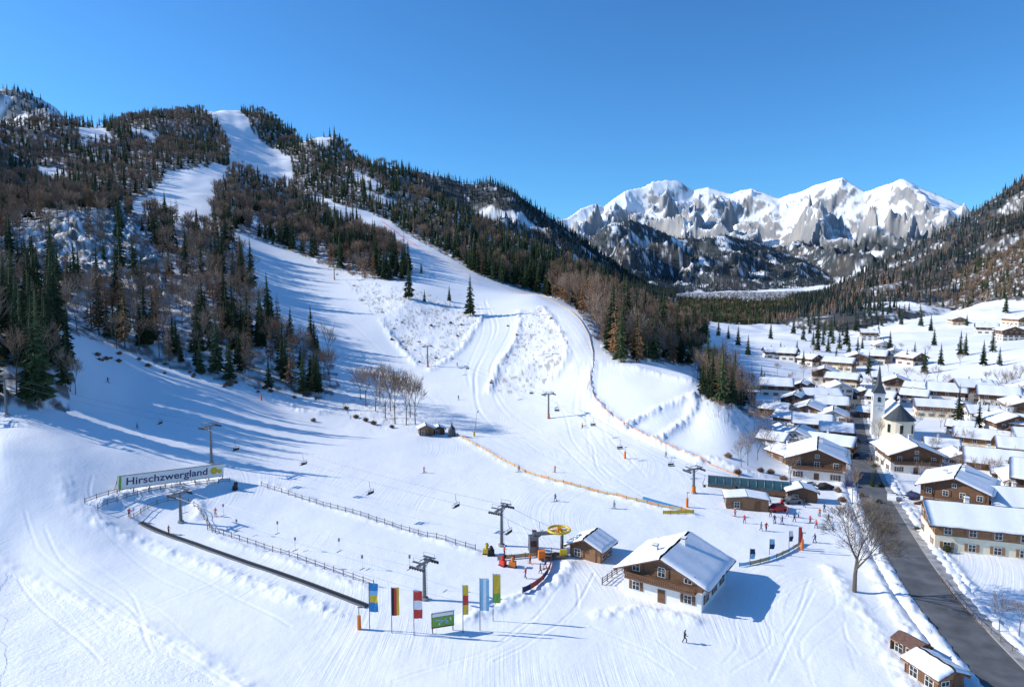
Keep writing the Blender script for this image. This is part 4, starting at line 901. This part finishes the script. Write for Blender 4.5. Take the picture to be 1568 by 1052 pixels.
# flags
def flag(u,v,h,cols,ws=1.1,wob=0.):
    p=GP(u,v);b=MB();b.cyl((0,0,-.4),(0,0,h),.06,.045,8,0);b.cyl((0,0,h-.1),(ws,0,h-.1),.03,.03,6,0)
    fh=h*.6;nx,nz=6,12;n_=len(cols[1])
    grid=[[(ws*i_/nx+.05,.10*math.sin(i_*1.2+j_*.6+wob)*(i_/nx),h-.15-fh*j_/nz) for i_ in range(nx+1)] for j_ in range(nz+1)]
    for j_ in range(nz):
        for i_ in range(nx):
            c=int((i_/nx if cols[0]=='v' else j_/nz)*n_);b.add([grid[j_][i_],grid[j_][i_+1],grid[j_+1][i_+1],grid[j_+1][i_]],[(0,1,2,3)],1+c)
    put(b.mesh('flag',['steel']+list(cols[1])),'banner_flag',p,math.radians(random.uniform(-12,12)))
flag(566,962,6.6,('h',('blue','cyan','yellow','blue','blue')),1.2);flag(600,968,6.4,('v',('black','red','yellow')),1.0,1);flag(634,972,6.2,('h',('red','white','red')),1.1,2)
flag(709,968,6.7,('h',('yellow','red','yellow')),.7,3);flag(735,965,7.4,('v',('cyan','white','cyan')),1.2,4);flag(755,950,6.8,('h',('yellow','yellow','green')),1.0,5)
flag(1222,845,4.5,('h',('red','red')),.6);flag(1148,865,2.8,('h',('navy','cyan')),.8);flag(1178,850,2.8,('h',('cyan','navy')),.8);flag(1208,838,3.,('h',('white','navy')),.7);flag(815,845,4,('h',('red','yellow')),.7)
p=GP(678,966);b=MB()
for x in (-1.4,1.4): b.cyl((x,0,-.4),(x,0,2.9),.07,.07,6,0)
b.box((0,-.06,1.75),(3.1,.08,2.1),1);b.box((0,-.11,1.55),(2.9,.04,1.3),2);b.box((0,-.115,2.5),(2.9,.04,.45),3)
for k in range(9):
    b.cyl((random.uniform(-1.3,1.1),-.12,random.uniform(1.1,2.0)),(random.uniform(-1.2,1.2),-.145,random.uniform(1.1,2.0)),.10,.06,5,random.choice((4,5,6)))
b.box((0,-.05,2.95),(3.3,.4,.12),7);put(b.mesh('board',['wood3','wood','green','cream','white','yellow','cyan','roofsnow']),'information_board',p,math.radians(18))
b=MB();b.cyl((0,0,-.2),(0,0,6),.09,.06,8,0);b.cyl((0,0,6),(1.2,0,6.4),.05,.04,6,0);b.box((1.5,0,6.4),(.7,.25,.12),0);SL=b.mesh('lamp',['steel'])
for k in (26,44,64,90):
    if k<len(RP): o_=offs(RP,4.2)[-k];put(SL,'street_lamp',(o_[0],o_[1],HZ(o_[0],o_[1])),2.5)
def car(m):
    b=MB();pr=[(-2.1,.35),(-2.15,.75),(-1.95,.95),(-1.2,1.0),(-.6,1.42),(.9,1.45),(1.6,1.0),(2.05,.92),(2.15,.6),(2.1,.35)]
    b.prism(pr,-.86,.86,0);b.prism([(-1.02,1.02),(-.55,1.37),(.85,1.39),(1.42,1.02)],-.87,.87,1)
    for x in (-1.35,1.35):
        for y in (-.8,.8): b.cyl((x,y-.12,.33),(x,y+.12,.33),.33,.33,14,2)
    b.box((-2.13,0,.7),(.08,1.3,.14),3);return b.mesh('car',[m,'glass','dark','frame'])
CR=[car(k) for k in ('red','steel','white','navy','black')]
for u,v,k,a in ((1190,782,0,.3),(1212,770,1,.2),(1365,765,2,1.1),(1400,765,3,.2),(1310,700,4,1.4),(1440,760,1,.5),(1235,745,2,.3),(1420,800,0,1.),(1350,705,3,1.3),(1530,770,4,.2),(1262,750,4,.2),(1300,745,3,1.2)):
    p=GP(u,v);put(CR[k],'parked_car',p,a)
# ---------------------------------------------------------------- people
def person(name,jacket,trous,hat,pose=0,skis=True):
    V={'pel':(0,0,.92,.155,.12),'wai':(0,.0,1.08,.14,.11),'che':(0,-.04,1.32,.19,.13),'nek':(0,-.05,1.48,.06,.06),'hd1':(0,-.07,1.57,.085,.095),'hd2':(0,-.08,1.69,.10,.11),'hd3':(0,-.08,1.78,.06,.07)}
    st=.25 if pose==1 else .12
    for s_,n_ in ((-1,'l'),(1,'r')):
        k=s_*st*(1 if pose==1 else .0)
        V['hip'+n_]=(.10*s_,0,.86,.10,.10);V['kne'+n_]=(.12*s_,-.12+k*.5,.50,.075,.075);V['ank'+n_]=(.12*s_,.02+k,.10,.055,.06);V['toe'+n_]=(.12*s_,-.17+k,.05,.05,.045)
        V['sho'+n_]=(.20*s_,-.03,1.41,.075,.075);V['elb'+n_]=(.30*s_,-.06,1.14,.055,.055);V['han'+n_]=(.28*s_,-.33,1.06,.04,.035);V['fin'+n_]=(.26*s_,-.41,1.04,.035,.025)
    ks=list(V);E=[('pel','wai'),('wai','che'),('che','nek'),('nek','hd1'),('hd1','hd2'),('hd2','hd3')]
    for n_ in 'lr': E+=[('pel','hip'+n_),('hip'+n_,'kne'+n_),('kne'+n_,'ank'+n_),('ank'+n_,'toe'+n_),('che','sho'+n_),('sho'+n_,'elb'+n_),('elb'+n_,'han'+n_),('han'+n_,'fin'+n_)]
    m=bpy.data.meshes.new('t');m.from_pydata([V[k][:3] for k in ks],[(ks.index(a),ks.index(c)) for a,c in E],[]);o=bpy.data.objects.new('t',m);scene.collection.objects.link(o)
    o.modifiers.new('s','SKIN');o.modifiers.new('b','SUBSURF').levels=1
    for i_,k in enumerate(ks): m.skin_vertices[0].data[i_].radius=V[k][3:];m.skin_vertices[0].data[i_].use_root=(i_==0)
    dg=bpy.context.evaluated_depsgraph_get();r=bpy.data.meshes.new_from_object(o.evaluated_get(dg));bpy.data.objects.remove(o)
    b=MB();b.v=[tuple(v.co) for v in r.vertices]
    for f in r.polygons:
        c=f.center;b.f.append(list(f.vertices))
        if c.z>1.64: mi=2
        elif c.z>1.50: mi=3 if c.y<-.07 else 2
        elif abs(c.x)>.22 and c.y<-.28: mi=4
        elif c.z>.93: mi=0
        elif c.z>.16: mi=1
        else: mi=4
        b.m.append(mi)
    b.box((0,-.185,1.69),(.15,.03,.06),4);b.add([(-.015,-.165,1.66),(.015,-.165,1.66),(0,-.195,1.625)],[(0,1,2)],3)
    if skis:
        for s_ in (-1,1):
            k=s_*st*(1 if pose==1 else 0);b.box((.12*s_,-.1+k,.015),(.09,1.7,.025),5);b.add([(.12*s_-.045,-.95+k,.02),(.12*s_+.045,-.95+k,.02),(.12*s_,-1.1+k,.12)],[(0,1,2)],5)
            b.cyl((.27*s_,-.38,1.1),(.36*s_,-.1,.02),.012,.01,4,4)
    return b.mesh(name,[jacket,trous,hat,'skin','black',jacket])
PE=[person('skier_a','red','black','white'),person('skier_b','navy','navy','black',1),person('skier_c','orange','black','red'),person('skier_d','black','black','navy',1,False),person('skier_e','cyan','navy','white',0),person('skier_f','red','navy','yellow',1,False)]
for u,v,k in ((1048,984,3),(649,724,0),(258,818,0),(165,586,1),(1165,812,3),(1173,812,5),(1198,802,1),(1216,798,3),(1222,792,4),(1240,800,0),(1255,790,2),(1262,783,1),(1232,776,3),(1206,790,5),(850,768,1),(1186,800,1),(892,655,2),(700,560,0),(985,847,3),(1140,800,5),(1248,830,1),(1125,790,0),(795,722,1),(850,723,2),(702,612,1),(370,230,3),(1275,812,4),(805,885,5),(827,878,3),(330,790,2),(198,792,0),(940,780,1),(1020,700,3),(772,850,0),(210,655,4),(1180,790,3),(1250,808,5),(1268,798,3),(835,870,1),(812,862,2)):
    p=GP(u,v);put(PE[k],'skier' if k in (0,1,2,4) else 'person',p,random.random()*6.28)
print('objects',time.time()-T0)
# ---------------------------------------------------------------- camera, sun, sky
cd=bpy.data.cameras.new('camera');cam=bpy.data.objects.new('camera',cd);scene.collection.objects.link(cam);cam.location=(0,0,CAMZ);cam.rotation_euler=(math.pi/2-PITCH,0,0)
cd.sensor_width=36;cd.lens=36*F/1568;cd.clip_start=1;cd.clip_end=40000;scene.camera=cam
EL=math.radians(29);sx_,sy_=-.985,.15
AZ=math.atan2(sx_,sy_)
sd=Vector((math.sin(AZ)*math.cos(EL),math.cos(AZ)*math.cos(EL),math.sin(EL)))
ld=bpy.data.lights.new('sun','SUN');lo=bpy.data.objects.new('sun',ld);scene.collection.objects.link(lo);ld.energy=5.0;ld.angle=math.radians(.53);ld.color=(1,.95,.87);lo.rotation_euler=sd.to_track_quat('Z','Y').to_euler();lo.location=(-200,100,300)
wo=bpy.data.worlds.new('World');scene.world=wo;wo.use_nodes=True;nt=wo.node_tree;bg=nt.nodes['Background']
sk=nt.nodes.new('ShaderNodeTexSky');sk.sky_type='NISHITA';sk.sun_disc=False;sk.sun_elevation=EL;sk.sun_rotation=AZ%(2*math.pi);sk.altitude=900;sk.air_density=1.0;sk.dust_density=.7;sk.ozone_density=2.5
hs=nt.nodes.new('ShaderNodeMix');hs.data_type='RGBA';hs.blend_type='MULTIPLY';hs.inputs[0].default_value=1.0;nt.links.new(sk.outputs[0],hs.inputs[6]);hs.inputs[7].default_value=(.38,.84,1.24,1)
nt.links.new(hs.outputs[2],bg.inputs[0]);bg.inputs[1].default_value=.145
scene.view_settings.view_transform='Standard';scene.view_settings.look='None';scene.view_settings.exposure=0
print('done',time.time()-T0)
